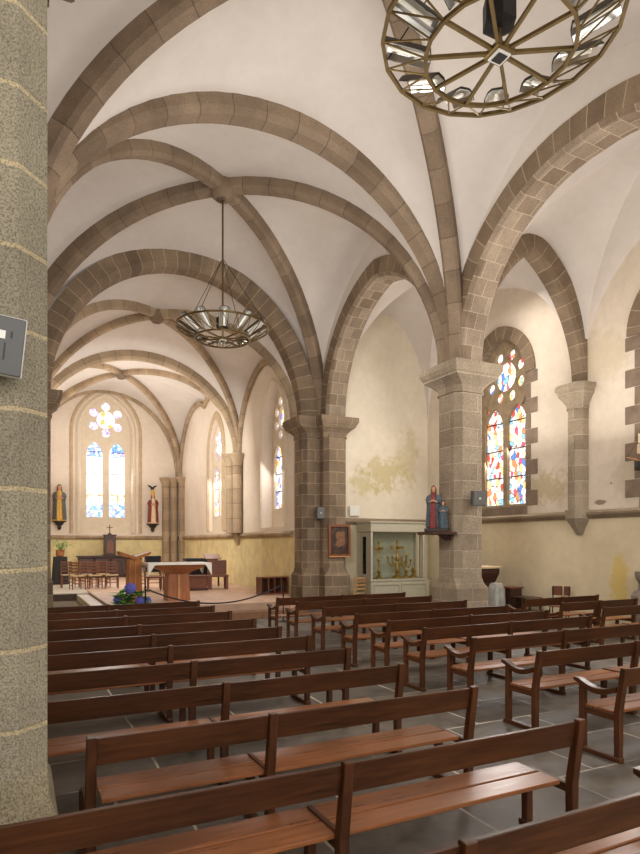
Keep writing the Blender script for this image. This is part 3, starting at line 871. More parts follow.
for i, u in enumerate([7.1, 8.0, 8.9]):
    lab = ['short wooden side aisle bench at the right edge, nearest of the three', 'short wooden side aisle bench, middle one of the three', 'short wooden side aisle bench nearest the right wall chair, farthest of the three'][i]
    put(side, 8.92, u, lab, 'benches of the side aisle')

# ------------------------------------------------------------------ chandeliers
def chandelier(name, label, x, y, z_out, z_in, z_top, R, r, nref=12, seg=20, ph=0, wire=1.25):
    root = thing(name, label, 'chandelier', (x, y, 0))
    rd = MB(); rd.tube([(0, 0, z_in-.02), (0, 0, z_top)], .022, 8); rd.obj('suspension_rod', M['bronze'], root, smooth=True)
    ring = lambda q, z: [(q*cos(2*PI*i/seg+ph), q*sin(2*PI*i/seg+ph), z) for i in range(seg)]
    def poly_ring(q, z, w, h):
        m = MB(); p = ring(q, z)
        for i in range(seg): m.bar(p[i], p[(i+1) % seg], w, h)
        return m
    poly_ring(R, z_out, .03, .035).obj('outer_ring', M['bronze'], root)
    poly_ring(r, z_in, .03, .035).obj('inner_ring', M['bronze'], root)
    for k in range(10):
        a = 2*PI*k/10+ph
        m = MB(); m.bar((.09*cos(a), .09*sin(a), z_in), (r*cos(a), r*sin(a), z_in), .03, .03); m.obj('spoke', M['bronze'], root)
    m = MB(); m.box(-.10, .10, -.10, .10, z_in-.03, z_in+.03, .01); h = m.obj('hub', M['bronze'], root)
    m = MB(); m.box(-.07, .07, -.07, .07, z_in-.045, z_in-.031); m.obj('hub_plate', M['white_plastic'], h)
    m = MB(); m.box(-.05, .05, -.05, .05, z_in-.052, z_in-.046); m.obj('hub_grille', M['iron'], h)
    m = MB(); m.lathe([(.10, .22), (.15, .24), (.15, .46), (.10, .5)], (0, 0, z_in), 6); m.obj('ballast_box', M['iron'], root)
    for i in range(seg):
        a, b = 2*PI*i/seg+ph, 2*PI*(i+1)/seg+ph
        m = MB()
        m.tube([(R*cos(a), R*sin(a), z_out), (r*cos(b), r*sin(b), z_in)], .009, 6)
        m.tube([(R*cos(b), R*sin(b), z_out), (r*cos(b), r*sin(b), z_in)], .009, 6)
        m.obj('strut', M['bronze'], root)
    for k in range(nref):
        a = 2*PI*(k+.5)/nref+ph
        e = Vector((cos(a), sin(a), 0)); t = Vector((-sin(a), cos(a), 0))
        p0 = e*(r-.02)+Vector((0, 0, z_in+.05)); p1 = e*(R-.01)+Vector((0, 0, z_out+.06))
        ax = (p1-p0).normalized(); nrm = t.cross(ax).normalized()
        if nrm.z > 0: nrm = -nrm          # opens downward
        w = .115
        def trough(k_, dep, lo):
            m = MB(); rings = []
            cs = [(-1, 0), (-.72, .7), (-.4, 1), (.4, 1), (.72, .7), (1, 0)]
            for p in (p0, p1):
                rg = [tuple(p+t*(w*k_*b)-nrm*(dep*h-lo)) for b, h in cs]+[tuple(p+t*(w*k_*b*.93)-nrm*(dep*h*.9-lo-.001)) for b, h in reversed(cs)]
                rings.append(rg)
            m.loft(rings); return m
        f_ = trough(1.04, .085, 0).obj('reflector', M['shell'], root)
        trough(.96, .07, .004).obj('mirror_lining', M['silver'], f_)
        m = MB(); m.tube([p0+ax*.05-nrm*.03, p1-ax*.05-nrm*.03], .018, 8); m.obj('lamp_tube', M['tube'], f_, smooth=True)
    for k in range(4):
        a = PI/4+PI/2*k
        m = MB(); m.tube([(R*cos(a), R*sin(a), z_out), (.02*cos(a), .02*sin(a), z_out+wire)], .007, 6); m.obj('stay_wire', M['iron'], root)
    return root
chandelier('ring_chandelier', 'brass ring chandelier hanging from the vault boss in mid picture on a long rod', CX, 13.35, 6.80, 6.55, ZB-.1, 1.04, .62, wire=1.55)
chandelier('ring_chandelier', 'large brass ring chandelier with silver reflectors cut off by the top edge', 3.83, 4.12, 6.42, 6.25, 9.75, 1.03, .65, ph=.08)

# ------------------------------------------------------------------ chancel furniture
def ladder_chair(label, x, y, z, rot, group, wood='chair_wood', cat='chair'):
    root = thing('ladder_back_chair', label, cat, (x, y, z), rot, group)
    for sx in (-1, 1):
        MB().tube([(sx*.19, -.19, 0), (sx*.185, -.20, .45), (sx*.18, -.25, .92)], [.017, .019, .016], 8).obj('back_post', M[wood], root, smooth=True)
        MB().tube([(sx*.215, .19, 0), (sx*.21, .19, .46)], .019, 8).obj('front_leg', M[wood], root, smooth=True)
        m = MB()
        for z_ in (.14, .28): m.tube([(sx*.19, -.19, z_), (sx*.213, .19, z_)], .011, 6)
        m.obj('side_stretcher', M[wood], root, smooth=True)
    m = MB()
    for z_ in (.2, .32): m.tube([(-.213, .19, z_), (.213, .19, z_)], .012, 6)
    m.obj('front_stretcher', M[wood], root, smooth=True)
    for z_ in (.58, .69, .80, .89):
        yy = -.20-.05*(z_-.45)/.47
        m = MB(); m.box(-.18, .18, yy-.008, yy+.008, z_-.028, z_+.028, .004); m.obj('ladder_slat', M[wood], root)
    m = MB(); m.loft([[(-.20, -.20, z_), (.20, -.20, z_), (.225, .205, z_), (-.225, .205, z_)] for z_ in (.435, .47)]); m.obj('seat', M['rush'], root)
    return root
proto = ladder_chair('', 1.85, 22.3, PZ, PI+.25, 'straw-seated chairs in the chancel')
spots = [(1.85, 22.2, .25, 'straw-seated ladder-back chair, front left of the chancel group'), (2.42, 22.35, .1, 'straw-seated ladder-back chair, front middle of the chancel group'),
         (2.98, 22.3, -.1, 'straw-seated ladder-back chair, front right of the chancel group near the wooden lectern'), (1.62, 23.2, .1, 'straw-seated ladder-back chair, rear left of the chancel group beside black-draped stand'),
         (2.2, 23.2, 0, 'straw-seated ladder-back chair, rear middle of the chancel group'), (2.8, 23.25, .1, 'straw-seated ladder-back chair, rear right of the chancel group'),
         (3.75, 21.4, -.2, 'straw-seated ladder-back chair just right of the wooden lectern'), (4.3, 21.5, -.1, 'straw-seated chair behind the left end of the clothed altar'), (4.85, 21.5, .1, 'straw-seated chair behind the altar pedestal')]
for i, (x, y, r, lab) in enumerate(spots):
    o = proto if i == 0 else copy_tree(proto)
    o.location = (x, y, PZ); o.rotation_euler = (0, 0, PI+r); o['label'] = lab

# altar table
root = thing('altar_table', 'modern wooden altar table on a broad tapered pedestal', 'altar', (3.97, 16.85, PZ))
m = MB(); m.loft([lv(rect(-.31, .31, -.28, .28), 0), lv(rect(-.27, .27, -.25, .25), .72)]); m.obj('pedestal', M['altar_wood'], root)
m = MB(); m.box(-.03, .03, -.285, -.25, .02, .70); m.obj('inlay_strip', M['light_wood'], root)
m = MB(); m.loft([lv(rect(-.27, .27, -.25, .25), .72), lv(rect(-.34, .34, -.30, .30), .78), lv(rect(-.80, .80, -.42, .42), .96)]); m.obj('support', M['altar_wood'], root)
m = MB(); m.box(-.84, .84, -.45, .45, .96, 1.02, .008); m.obj('tabletop', M['altar_wood'], root)
m = MB(); N = 40
top = 1.028+PZ
m.box(-.86, .86, -.46, .46, top-.006, top, 0)
def skirt(m, p, q, dfun, n=24, off=(0, 0)):
    prev = None
    for i in range(n+1):
        t = i/n; a = Vector(p).lerp(Vector(q), t); d = dfun(t)
        w = .012*sin(t*40)
        v0 = m.bm.verts.new((a.x, a.y, top)); v1 = m.bm.verts.new((a.x+off[0]*(1+w*20), a.y+off[1]*(1+w*20), top-d))
        if prev: m.f([prev[0], v0, v1, prev[1]])
        prev = (v0, v1)
fd = lambda t: .05+.30*max(0, (abs(t-.5)-.40)/.10)
skirt(m, (-.86, -.46, 0), (.86, -.46, 0), fd, 32, (0, -.012))
skirt(m, (.86, .46, 0), (-.86, .46, 0), fd, 32, (0, .012))
skirt(m, (.86, -.46, 0), (.86, .46, 0), lambda t: .06+.29*max(0, (abs(t-.5)-.36)/.14), 16, (.012, 0))
skirt(m, (-.86, .46, 0), (-.86, -.46, 0), lambda t: .06+.29*max(0, (abs(t-.5)-.36)/.14), 16, (-.012, 0))
m.obj('altar_cloth', M['white_cloth'], label='white linen cloth with hanging corners on the wooden altar', cat='cloth', loc=(3.97, 16.85, 0))

# ambo
root = thing('reading_lectern', 'light oak lectern with a wide shallow V-shaped top', 'lectern', (2.88, 17.2, PZ), .1)
m = MB(); m.loft([lv(rect(-.19, .19, -.17, .17), 0), lv(rect(-.16, .16, -.15, .15), 1.12)]); m.obj('column', M['ambo_wood'], root)
m = MB(); m.box(-.012, .012, -.176, -.15, .06, 1.08); m.obj('groove_strip', M['light_wood'], root)
for sx in (-1, 1):
    m = MB(); pr = [(0, 1.10), (sx*.40, 1.25), (sx*.43, 1.34), (0, 1.19)]
    m.loft([[(x, -.2, z) for x, z in pr], [(x, .2, z) for x, z in pr]]); m.obj('book_rest', M['ambo_wood'], root)

# hydrangeas
root = thing('hydrangea_plant', 'potted blue hydrangea with broad green leaves at the chancel step', 'plant', (2.46, 15.35, PZ))
m = MB(); m.lathe([(.08, 0), (.10, .02), (.12, .12), (.125, .14), (.10, .13)], n=14); m.obj('pot', M['terra_pot'], root, smooth=True)
def flower(c, r):
    m = MB()
    for k in range(70):
        z = 1-2*(k+.5)/70; a = k*2.39996; q = math.sqrt(1-z*z)
        d = Vector((q*cos(a), q*sin(a), z)); p = Vector(c)+d*r*random.uniform(.9, 1.05)
        t1 = d.orthogonal().normalized(); t2 = d.cross(t1); s_ = r*.26; ro = random.random()*3
        for j in range(4):
            b = ro+PI/2*j; e = t1*cos(b)+t2*sin(b); e2 = t1*cos(b+.7)+t2*sin(b+.7); e3 = t1*cos(b-.7)+t2*sin(b-.7)
            v = [m.bm.verts.new(x) for x in (p, p+e3*s_*.7+d*.01, p+e*s_+d*.004, p+e2*s_*.7+d*.01)]
            m.f(v)
    m.ball(c, r*.86, seg=10)
    m.obj('flower_head', M['petal'], root, norm=False)
for c, r in (((.02, -.03, .46), .135), ((.24, -.12, .16), .11), ((.42, -.05, .15), .10), ((-.28, -.05, .2), .09)): flower(c, r)
m = MB()
for k in range(110):
    a = random.random()*2*PI; e = random.uniform(-.2, .9); L = random.uniform(.22, .38)
    p = Vector((random.uniform(-.26, .3), random.uniform(-.2, .12), random.uniform(.04, .34)))
    d = Vector((cos(a)*cos(e), sin(a)*cos(e), sin(e)*.6)); s_ = d.cross(Vector((0, 0, 1))).normalized()*L*.33
    v = [m.bm.verts.new(x) for x in (p, p+d*L*.4+s_, p+d*L-Vector((0, 0, .03)), p+d*L*.4-s_)]
    m.f(v)
m.obj('leaves', M['leaf'], root, norm=False)
m = MB()
for c in ((.02, -.03, .4), (.24, -.12, .12), (.42, -.05, .1), (-.28, -.05, .15)): m.tube([(0, 0, .1), (c[0]*.6, c[1]*.6, c[2]*.6), c], .008, 6)
m.obj('stems', M['leaf'], root)

# rope barrier
def rope_post(label, x, y):
    root = thing('rope_post', label, 'barrier post', (x, y, 0), 0, 'rope barrier posts')
    MB().lathe([(.15, 0), (.15, .012), (.05, .03), (.02, .05)], n=16).obj('base', M['iron'], root, smooth=True)
    MB().tube([(0, 0, .03), (0, 0, .93)], .016, 8).obj('pole', M['iron'], root, smooth=True)
    m = MB(); m.ball((0, 0, .95), .026, seg=8); m.obj('knob', M['iron'], root, smooth=True)
    for sx in (-1, 1):
        m = MB(); m.tube([(sx*(.016+.05*(1-cos(t*PI/6))), 0, .90-.05*sin(t*PI/6)) for t in range(0, 7)], .008, 6); m.obj('hook', M['iron'], root, smooth=True)
rope_post('slim dark rope post beside the blue hydrangeas', 2.55, 13.75)
rope_post('slim dark rope post in front of the low open shelves', 5.85, 13.75)
m = MB(); n = 24
m.tube([(2.63+(5.77-2.63)*i/n, 13.75, .88-.36*(1-(2*i/n-1)**2)) for i in range(n+1)], .017, 8)
m.obj('barrier_rope', M['rope'], smooth=True, label='dark barrier rope sagging between two posts before the altar', cat='rope')

# black draped stand with plant
root = thing('draped_stand', 'tall stand covered by a black cloth to the floor', 'stand', (1.5, 25.3, PZ))
m = MB()
rings = []
for z, s_ in ((0, .30), (.3, .285), (.7, .265), (1.02, .25), (1.06, .24)):
    ring = []
    for i in range(48):
        a = 2*PI*i/48; k = max(abs(cos(a)), abs(sin(a)))
        rr = s_/(k**.8)*(1+(.05*(1.06-z))*sin(a*11))
        ring.append((rr*cos(a), rr*sin(a), z))
    rings.append(ring)
m.loft(rings); m.obj('drape', M['black_cloth'], root, smooth=True)
root = thing('potted_plant', 'leafy green plant in a woven pot on the black-draped stand', 'plant', (1.5, 25.3, PZ+1.06))
MB().lathe([(.11, 0), (.15, .04), (.16, .24), (.17, .26), (.14, .25)], n=14).obj('pot', M['terra_pot'], root, smooth=True)
m = MB()
for k in range(22):
    a = random.random()*2*PI; L = random.uniform(.3, .62); e = random.uniform(.5, 1.3)
    tip = Vector((cos(a)*L*cos(e), sin(a)*L*cos(e), .25+L*sin(e)*.8))
    m.tube([(0, 0, .2), tip*.5+Vector((0, 0, .16)), tip], .006, 5)
    for q in range(3):
        p = tip*(.7+.15*q); b = random.random()*6.28; d = Vector((cos(b), sin(b), -.2)); s_ = d.cross(Vector((0, 0, 1))).normalized()*.04
        v = [m.bm.verts.new(x) for x in (p, p+d*.07+s_, p+d*.16, p+d*.07-s_)]; m.f(v)
m.obj('foliage', M['leaf'], root, norm=False)

# old high altar
root = thing('high_altar', 'dark carved wooden altar table against the far wall', 'altar', (3.9, 29.9, PZ))
m = MB(); m.box(-1.4, 1.4, -.45, .45, .90, .98, .015); m.box(-1.44, 1.44, -.48, .48, .95, 1.0, .01); m.obj('tabletop', M['dark_wood'], root)
m = MB(); m.box(-1.3, 1.3, -.36, .42, 0.0, .9, .01); m.obj('body', M['dark_wood'], root)
for x in (-1.05, -.35, .35, 1.05):
    m = MB(); pl = [rect(x-.31, x+.31, .08, .86), lancet(x, .18, .2, .5, .26)]
    m.plate(pl, -.42, -.37, fy); m.obj('arched_panel', M['dark_wood'], root)
for x in (-1.37, -.7, 0, .7, 1.37):
    m = MB(); m.lathe([(.04, 0), (.05, .04), (.03, .1), (.028, .75), (.045, .82), (.05, .9)], (x, -.40, 0), 10); m.obj('colonnette', M['dark_wood'], root, smooth=True)
root = thing('tabernacle', 'dark wooden tabernacle cabinet with a pointed door on the high altar', 'tabernacle', (3.91, 29.9, PZ+1.0))
m = MB(); m.box(-.25, .25, -.2, .25, 0, .92, .01); m.obj('body', M['dark_wood'], root)
m = MB(); m.box(-.28, .28, -.24, .28, .92, .98, .01); m.box(-.28, .28, -.24, .28, 0, .05, .01); m.obj('cornice', M['dark_wood'], root)
m = MB(); m.plate([lancet(0, .15, .12, .5, .26)], -.225, -.2, fy); m.obj('door', M['mid_wood'], root)
root = thing('altar_crucifix', 'small dark crucifix standing on top of the tabernacle', 'crucifix', (3.91, 29.9, PZ+1.98))
m = MB(); m.lathe([(.10, 0), (.10, .03), (.04, .06), (.025, .1)], n=12); m.obj('foot', M['iron'], root, smooth=True)
m = MB(); m.box(-.018, .018, -.012, .012, .08, .46, .003); m.box(-.13, .13, -.012, .012, .32, .355, .003); m.obj('cross', M['iron'], root)
m = MB(); m.tube([(0, -.025, .14), (0, -.03, .24), (0, -.03, .33)], [.012, .02, .024], 8); m.ball((0, -.035, .365), .022, seg=8); m.tube([(-.11, -.02, .345), (0, -.03, .325), (.11, -.02, .345)], .009, 6); m.obj('figure', M['bronze'], root, smooth=True)

# right-hand chancel furniture
root = thing('wooden_armchair', 'blocky wooden chair with solid sides and square back by the right chancel wall', 'chair', (6.2, 20.3, PZ), -.15)
for sx in (-1, 1):
    m = MB(); m.box(sx*.28-.04, sx*.28+.04, -.26, .26, 0, .45, .006); m.obj('side_panel', M['mid_wood'], root)
m = MB(); m.box(-.33, .33, -.28, .28, .42, .49, .008); m.obj('seat', M['mid_wood'], root)
m = MB(); m.box(-.33, .33, .2, .26, .49, .98, .008); m.obj('backrest', M['mid_wood'], root)
root = thing('keyboard_organ', 'dark organ console with slanted lid and black drape beyond the altar', 'organ', (6.1, 21.9, PZ), -.1)
m = MB(); m.box(-.42, .30, -.1, .3, .0, .75, .01); m.obj('body', M['black_cloth'], root)
m = MB(); m.box(-.66, .5, -.42, .32, .92, 1.02, .01); m.obj('lid', M['black_cloth'], root)
m = MB(); m.loft([[(x, -.45, .98), (x, .1, 1.14), (x, .1, 1.17), (x, -.45, 1.01)] for x in (.05, .62)]); m.obj('music_stand', M['mid_wood'], root)
m = MB(); m.box(-.52, .42, -.40, -.1, .76, .84, .008); m.box(-.52, .42, -.1, .3, .75, .92, 0); m.obj('keyboard', M['black_cloth'], root)
for sx in (-1, 1):
    m = MB(); m.box(sx*.52-.03, sx*.52+.03, -.4, -.34, 0, .68, .005); m.obj('front_leg', M['dark_wood'], root)
root = thing('wooden_kneeler', 'low boxy wooden stool between altar pedestal and organ', 'stool', (5.35, 20.0, PZ), 0)
m = MB(); m.box(-.38, .38, -.2, .2, .44, .5, .008); m.obj('top', M['mid_wood'], root)
m = MB(); m.box(-.34, .34, -.16, .16, .08, .44, .006); m.obj('body', M['mid_wood'], root)
m = MB(); m.box(-.37, .37, -.19, .19, 0, .08, .006); m.obj('plinth', M['dark_wood'], root)
root = thing('presider_chair', 'chair with black upholstered back directly behind the altar', 'chair', (4.05, 20.3, PZ), 0)
m = MB(); m.box(-.28, .28, -.25, .25, .42, .48, .008); m.obj('seat', M['mid_wood'], root)
m = MB(); m.box(-.27, .27, .2, .27, .62, 1.15, .03); m.obj('backrest', M['black_cloth'], root)
for sx in (-1, 1):
    for yy in (-.22, .22):
        m = MB(); m.box(sx*.25-.025, sx*.25+.025, yy-.025, yy+.025, 0, .44 if yy < 0 else 1.05, .004); m.obj('leg', M['mid_wood'], root)
root = thing('open_shelf', 'low reddish wooden shelf unit with upright dividers left of the dark pillar', 'shelf', (7.06, 17.45, PZ))
m = MB(); m.box(-.46, .46, -.2, .2, .50, .54, .006); m.obj('top', M['mid_wood'], root)
m = MB(); m.box(-.46, .46, -.2, .2, .0, .04, .004); m.obj('bottom', M['mid_wood'], root)
for x in (-.44, -.2, .0, .22, .44):
    m = MB(); m.box(x-.018, x+.018, -.2, .2, .04, .5, .003); m.obj('divider', M['mid_wood'], root)
m = MB(); m.box(-.44, .44, .17, .19, .04, .5); m.obj('back_panel', M['dark_wood'], root)

# ------------------------------------------------------------------ statues
def bracket(label, x, y, z, r, depth):
    m = MB(); m.lathe([(.02, -.42), (.06, -.40), (.10, -.30), (.08, -.24), (.16, -.16), (.22, -.06), (r, -.04), (r, 0)], n=12, sx=1, sy=.75)
    return m.obj('statue_bracket', M['dark_base'], label=label, cat='bracket', loc=(x, y, z), smooth=True, ang=30)
def figure(root, s, robe, mantle, H=1.66, hairm='hair', veil=None, yaw=0, child=False, mitre=None, arms='fold'):
    """standing robed figure, face towards -y, total height ~H (built for H=1.66)"""
    k = H/1.66
    S = lambda p: (p[0]*k, p[1]*k, p[2]*k)
    m = MB(); rings = []
    for z, rx, ry, cy, fo in ((.0, .26, .20, 0, .10), (.05, .27, .21, 0, .10), (.3, .245, .19, 0, .09), (.6, .225, .175, -.01, .07), (.85, .21, .16, -.01, .05), (1.0, .185, .14, 0, .03), (1.15, .20, .14, 0, .015), (1.27, .215, .135, 0, .01), (1.35, .17, .11, .005, 0), (1.39, .075, .07, .0, 0), (1.44, .06, .06, -.005, 0)):
        rings.append([(k*rx*(1+fo*sin(9*i*2*PI/40+z*3))*cos(2*PI*i/40), k*(cy+ry*(1+fo*sin(9*i*2*PI/40+z*3))*sin(2*PI*i/40)), k*z) for i in range(40)])
    m.loft(rings); m.obj('robe', M[robe], root, smooth=True)
    m = MB(); rings = []
    for z, r, cy in ((1.42, .055, -.005), (1.46, .062, -.012), (1.50, .082, -.02), (1.55, .092, -.015), (1.60, .093, -.005), (1.65, .075, .0), (1.68, .03, .0)):
        rings.append([(k*r*.86*cos(2*PI*i/16), k*(cy+r*sin(2*PI*i/16)), k*z) for i in range(16)])
    m.loft(rings)
    m.ball(S((0, -.112, 1.545)), .014*k, .02*k, .022*k, 8)            # nose
    for sx in (-1, 1): m.ball(S((sx*.08, 0, 1.555)), .012*k, .02*k, .028*k, 8)   # ears
    m.obj('head', M['skin'], root, smooth=True)
    for sx in (-1, 1):                                              # forearms and hands with fingers
        m = MB(); e = Vector(S((sx*.20, -.06, 1.02))); h = Vector(S((sx*.05, -.24, 1.08)))
        m.tube([e, (e+h)/2, h], [.038*k, .034*k, .026*k], 8)
        m.ball(h, .035*k, .03*k, .045*k, 8)
        for f in range(4): m.tube([h+Vector(S((-sx*.01, -.02, .03-.018*f))), h+Vector(S((-sx*.05, -.035, .05-.018*f)))], .009*k, 5)
        m.tube([h+Vector(S((0, -.01, .035))), h+Vector(S((-sx*.02, -.045, .075)))], .010*k, 5)
        m.obj('hand', M['skin'], root, smooth=True)
    m = MB()
    for sx in (-1, 1): m.ball(S((sx*.032, -.098, 1.572)), .011*k, .008*k, .007*k, 6)
    m.ball(S((0, -.103, 1.505)), .022*k, .008*k, .006*k, 6)
    m.obj('painted_eyes_and_mouth', M['hair'], root, smooth=True)
    m = MB()
    for sx in (-1, 1): m.tube([S((sx*.175, 0, 1.30)), S((sx*.245, .01, 1.15)), S((sx*.21, -.05, 1.01)), S((sx*.15, -.13, 1.04))], [.075*k, .075*k, .07*k, .075*k], 10)
    m.obj('sleeves', M[mantle], root, smooth=True)
    m = MB(); rings = []                                            # mantle: open at the front
    for z, rx, ry, op in ((.06, .30, .25, .55), (.4, .285, .225, .5), (.8, .26, .20, .45), (1.1, .25, .185, .42), (1.27, .235, .16, .5), (1.36, .17, .13, .6)):
        rg = []
        for i in range(31):
            a = -PI/2+op+(2*PI-2*op)*i/30
            q = 1+.06*sin(i*1.3+z*2)
            rg.append((k*rx*q*cos(a), k*ry*q*sin(a), k*z))
        for i in range(30, -1, -1):
            a = -PI/2+op+(2*PI-2*op)*i/30
            q = .93+.06*sin(i*1.3+z*2)
            rg.append((k*rx*q*cos(a), k*ry*q*sin(a), k*z))
        rings.append(rg)
    m.loft(rings); m.obj('mantle', M[mantle], root, smooth=True)
    m = MB(); rings = []
    hv = veil or hairm
    low = 1.22 if veil else 1.40
    for z, r, cy in ((low, .13 if veil else .10, .05), (1.46, .112, .035), (1.56, .115, .025), (1.64, .095, .02), (1.70, .05, .015), (1.715, .01, .01)):
        rg = []
        for i in range(21):
            op = .95 if z < 1.62 else .0
            a = -PI/2+op+(2*PI-2*op)*i/20
            rg.append((k*r*cos(a), k*(cy+r*sin(a)), k*z))
        rings.append(rg)
    m.loft(rings); m.obj('veil' if veil else 'hair', M[hv], root, smooth=True)
    if mitre:
        m = MB(); m.loft([lv([(k*.095*cos(2*PI*i/16), k*.1*sin(2*PI*i/16)) for i in range(16)], 1.62*k), lv([(k*.11*cos(2*PI*i/16), k*.07*sin(2*PI*i/16)) for i in range(16)], 1.76*k), lv([(k*.02*cos(2*PI*i/16), k*.01*sin(2*PI*i/16)) for i in range(16)], 1.95*k)])
        m.obj('mitre', M[mitre], root, smooth=True)
bracket('dark wooden bracket under the gold-robed statue at far left', 1.8, YF-.229, 2.98, .31, .2)
root = thing('robed_statue', 'painted statue in gold robe and grey mantle left of the far window', 'statue', (1.8, YF-.30, 2.98))
figure(root, 1, 'gold_paint', 'bluegrey_paint', 1.66, veil='hair')
bracket('dark wooden bracket under the mitred statue right of the far window', 6.1, YF-.229, 2.92, .31, .2)
root = thing('robed_statue', 'painted statue of a mitred figure in red and cream right of the far window', 'statue', (6.1, YF-.30, 2.92))
figure(root, 1, 'white_paint', 'red_paint', 1.45, mitre='gold_paint')
m = MB(); m.plate([[(0, .02), (.10, .10), (.24, .12), (.16, .04), (.10, .0), (.06, -.10), (-.06, -.10), (-.10, 0), (-.16, .04), (-.24, .12), (-.10, .10)]], -.03, .03, fy)
m.tube([(0, .0, -.1), (0, .14, -.16)], .012, 6)
m.obj('wall_finial', M['iron'], label='small dark metal ornament fixed on the wall above the mitred statue', cat='ornament', loc=(6.1, YF-.14, 4.72))
# statue on the nave pier
root = thing('statue_shelf', 'thin dark wooden shelf on the pillar beneath the statue pair', 'shelf', (8.03, 10.15, 2.12))
m = MB(); m.box(-.56, 0, -.30, .30, -.03, .03, .006); m.obj('board', M['dark_wood'], root)
m = MB(); m.loft([[(0, y, -.03), (-.18, y, -.03), (-.16, y, -.05), (0, y, -.14)] for y in (-.1, .1)]); m.obj('bracket', M['dark_wood'], root)
root = thing('statue_group', 'painted statue of woman in red and blue with small child on pillar shelf', 'statue', (7.735, 10.13, 2.15), -.75)
m = MB(); m.box(-.24, .24, -.17, .17, 0, .07, .01); m.obj('plinth', M['dark_base'], root)
def sub(name, dx, dy, dz):
    o = bpy.data.objects.new(name, None); COL.objects.link(o); o.empty_display_size = .05; o.parent = root; o.location = (dx, dy, dz); return o
figure(sub('woman_figure', -.07, .02, .07), 1, 'red_paint', 'blue_paint', .86, hairm='hair', veil='hair')
figure(sub('child_figure', .13, -.06, .07), 1, 'blue_paint', 'blue_paint', .54, hairm='hair')

# ------------------------------------------------------------------ wall-mounted things
root = thing('framed_painting', 'small dark painting of two figures in a brown frame on the clustered pillar', 'painting', (8.46, 15.72, 2.0))
m = MB(); m.plate([rect(-.36, .36, -.47, .47), rect(-.29, .29, -.40, .40)], -.05, 0, fy); m.obj('frame', M['mid_wood'], root)
cv = None
m = MB(); m.box(-.30, .30, -.02, -.005, -.41, .41); cv = m.obj('canvas', M['canvas'], root)
m = MB()
m.plate([[(-.02+.10*cos(a*PI/8), .14+.13*sin(a*PI/8)) for a in range(16)]], -.026, -.02, fy)
m.plate([[(.10+.08*cos(a*PI/8), .18+.10*sin(a*PI/8)) for a in range(16)]], -.027, -.02, fy)
m.plate([[(-.14, -.14), (.0, -.20), (.2, -.1), (.18, .12), (-.06, .06)]], -.024, -.02, fy); m.obj('painted_figures', plain('painted_flesh_tone', lin(124, 84, 56), .6, vary=.35, scale=14), cv)
m = MB(); m.box(-.36, .36, -.055, 0, -.485, -.455, .004); m.obj('lower_rail', M['light_wood'], root)
def speaker(label, loc, w, h, d, rot, col='speaker_grey'):
    root = thing('loudspeaker', label, 'loudspeaker', loc); root.rotation_euler = rot
    m = MB(); m.loft([[(-w/2, -d, -h/2), (w/2, -d, -h/2), (w/2, -d, h/2), (-w/2, -d, h/2)], [(-w/2*.7, 0, -h/2*.9), (w/2*.7, 0, -h/2*.9), (w/2*.7, 0, h/2*.9), (-w/2*.7, 0, h/2*.9)]]); m.obj('cabinet', M['grey_plastic'], root)
    m = MB(); m.box(-w/2+.015, w/2-.015, -d-.012, -d, -h/2+.015, h/2-.015, .004); m.obj('grille', M[col], root)
    m = MB(); m.box(-.02, .02, -d-.016, -d-.012, -.02, .02); m.obj('badge', M['white_plastic'], root)
    m = MB(); m.tube([(0, -.02, 0), (0, .08, 0)], .02, 8); m.obj('mount', M['iron'], root)
speaker('grey loudspeaker on the pillar that carries the statue', (8.42, 9.75, 2.85), .30, .30, .20, (.15, 0, -.25))
speaker('small dark loudspeaker on the clustered pillar above the rope barrier', (7.90, 15.98, 2.82), .26, .34, .16, (.1, 0, .1))
# white box on the end wall
root = thing('wall_box', 'small white square box on the end wall above the display cabinet corner', 'box', (9.22, YE, 2.9))
m = MB(); m.box(-.17, .17, -.08, 0, -.15, .15, .01); m.obj('housing', M['white_plastic'], root)
m = MB(); m.box(-.13, .13, -.085, -.08, -.11, .11); m.obj('cover', M['white_plastic'], root)
# grey panel on the foreground pillar
root = thing('grey_panel', 'grey flat panel with a white square on the foreground pillar at left edge', 'panel', (-.13, 3.12, 2.80)); root.rotation_euler = (.12, .10, 0)
m = MB(); m.box(-.19, .16, -.06, .0, -.125, .13, .004); m.obj('body', M['grey_plastic'], root)
m = MB(); m.box(-.194, .164, -.052, -.008, -.129, .134, .004); m.obj('rim', M['white_plastic'], root)
m = MB(); m.box(.045, .083, -.064, -.06, .03, .066); m.obj('white_square', M['signpaint'], root)
m = MB(); m.box(.082, .087, -.064, -.06, -.06, .015); m.box(.104, .111, -.064, -.06, .04, .068); m.box(.045, .050, -.064, -.06, -.035, -.015); m.obj('slots', M['dark_mark'], root)
m = MB(); m.tube([(-.02, 0, 0), (-.02, .13, .02)], .025, 8); m.obj('mount', M['iron'], root)

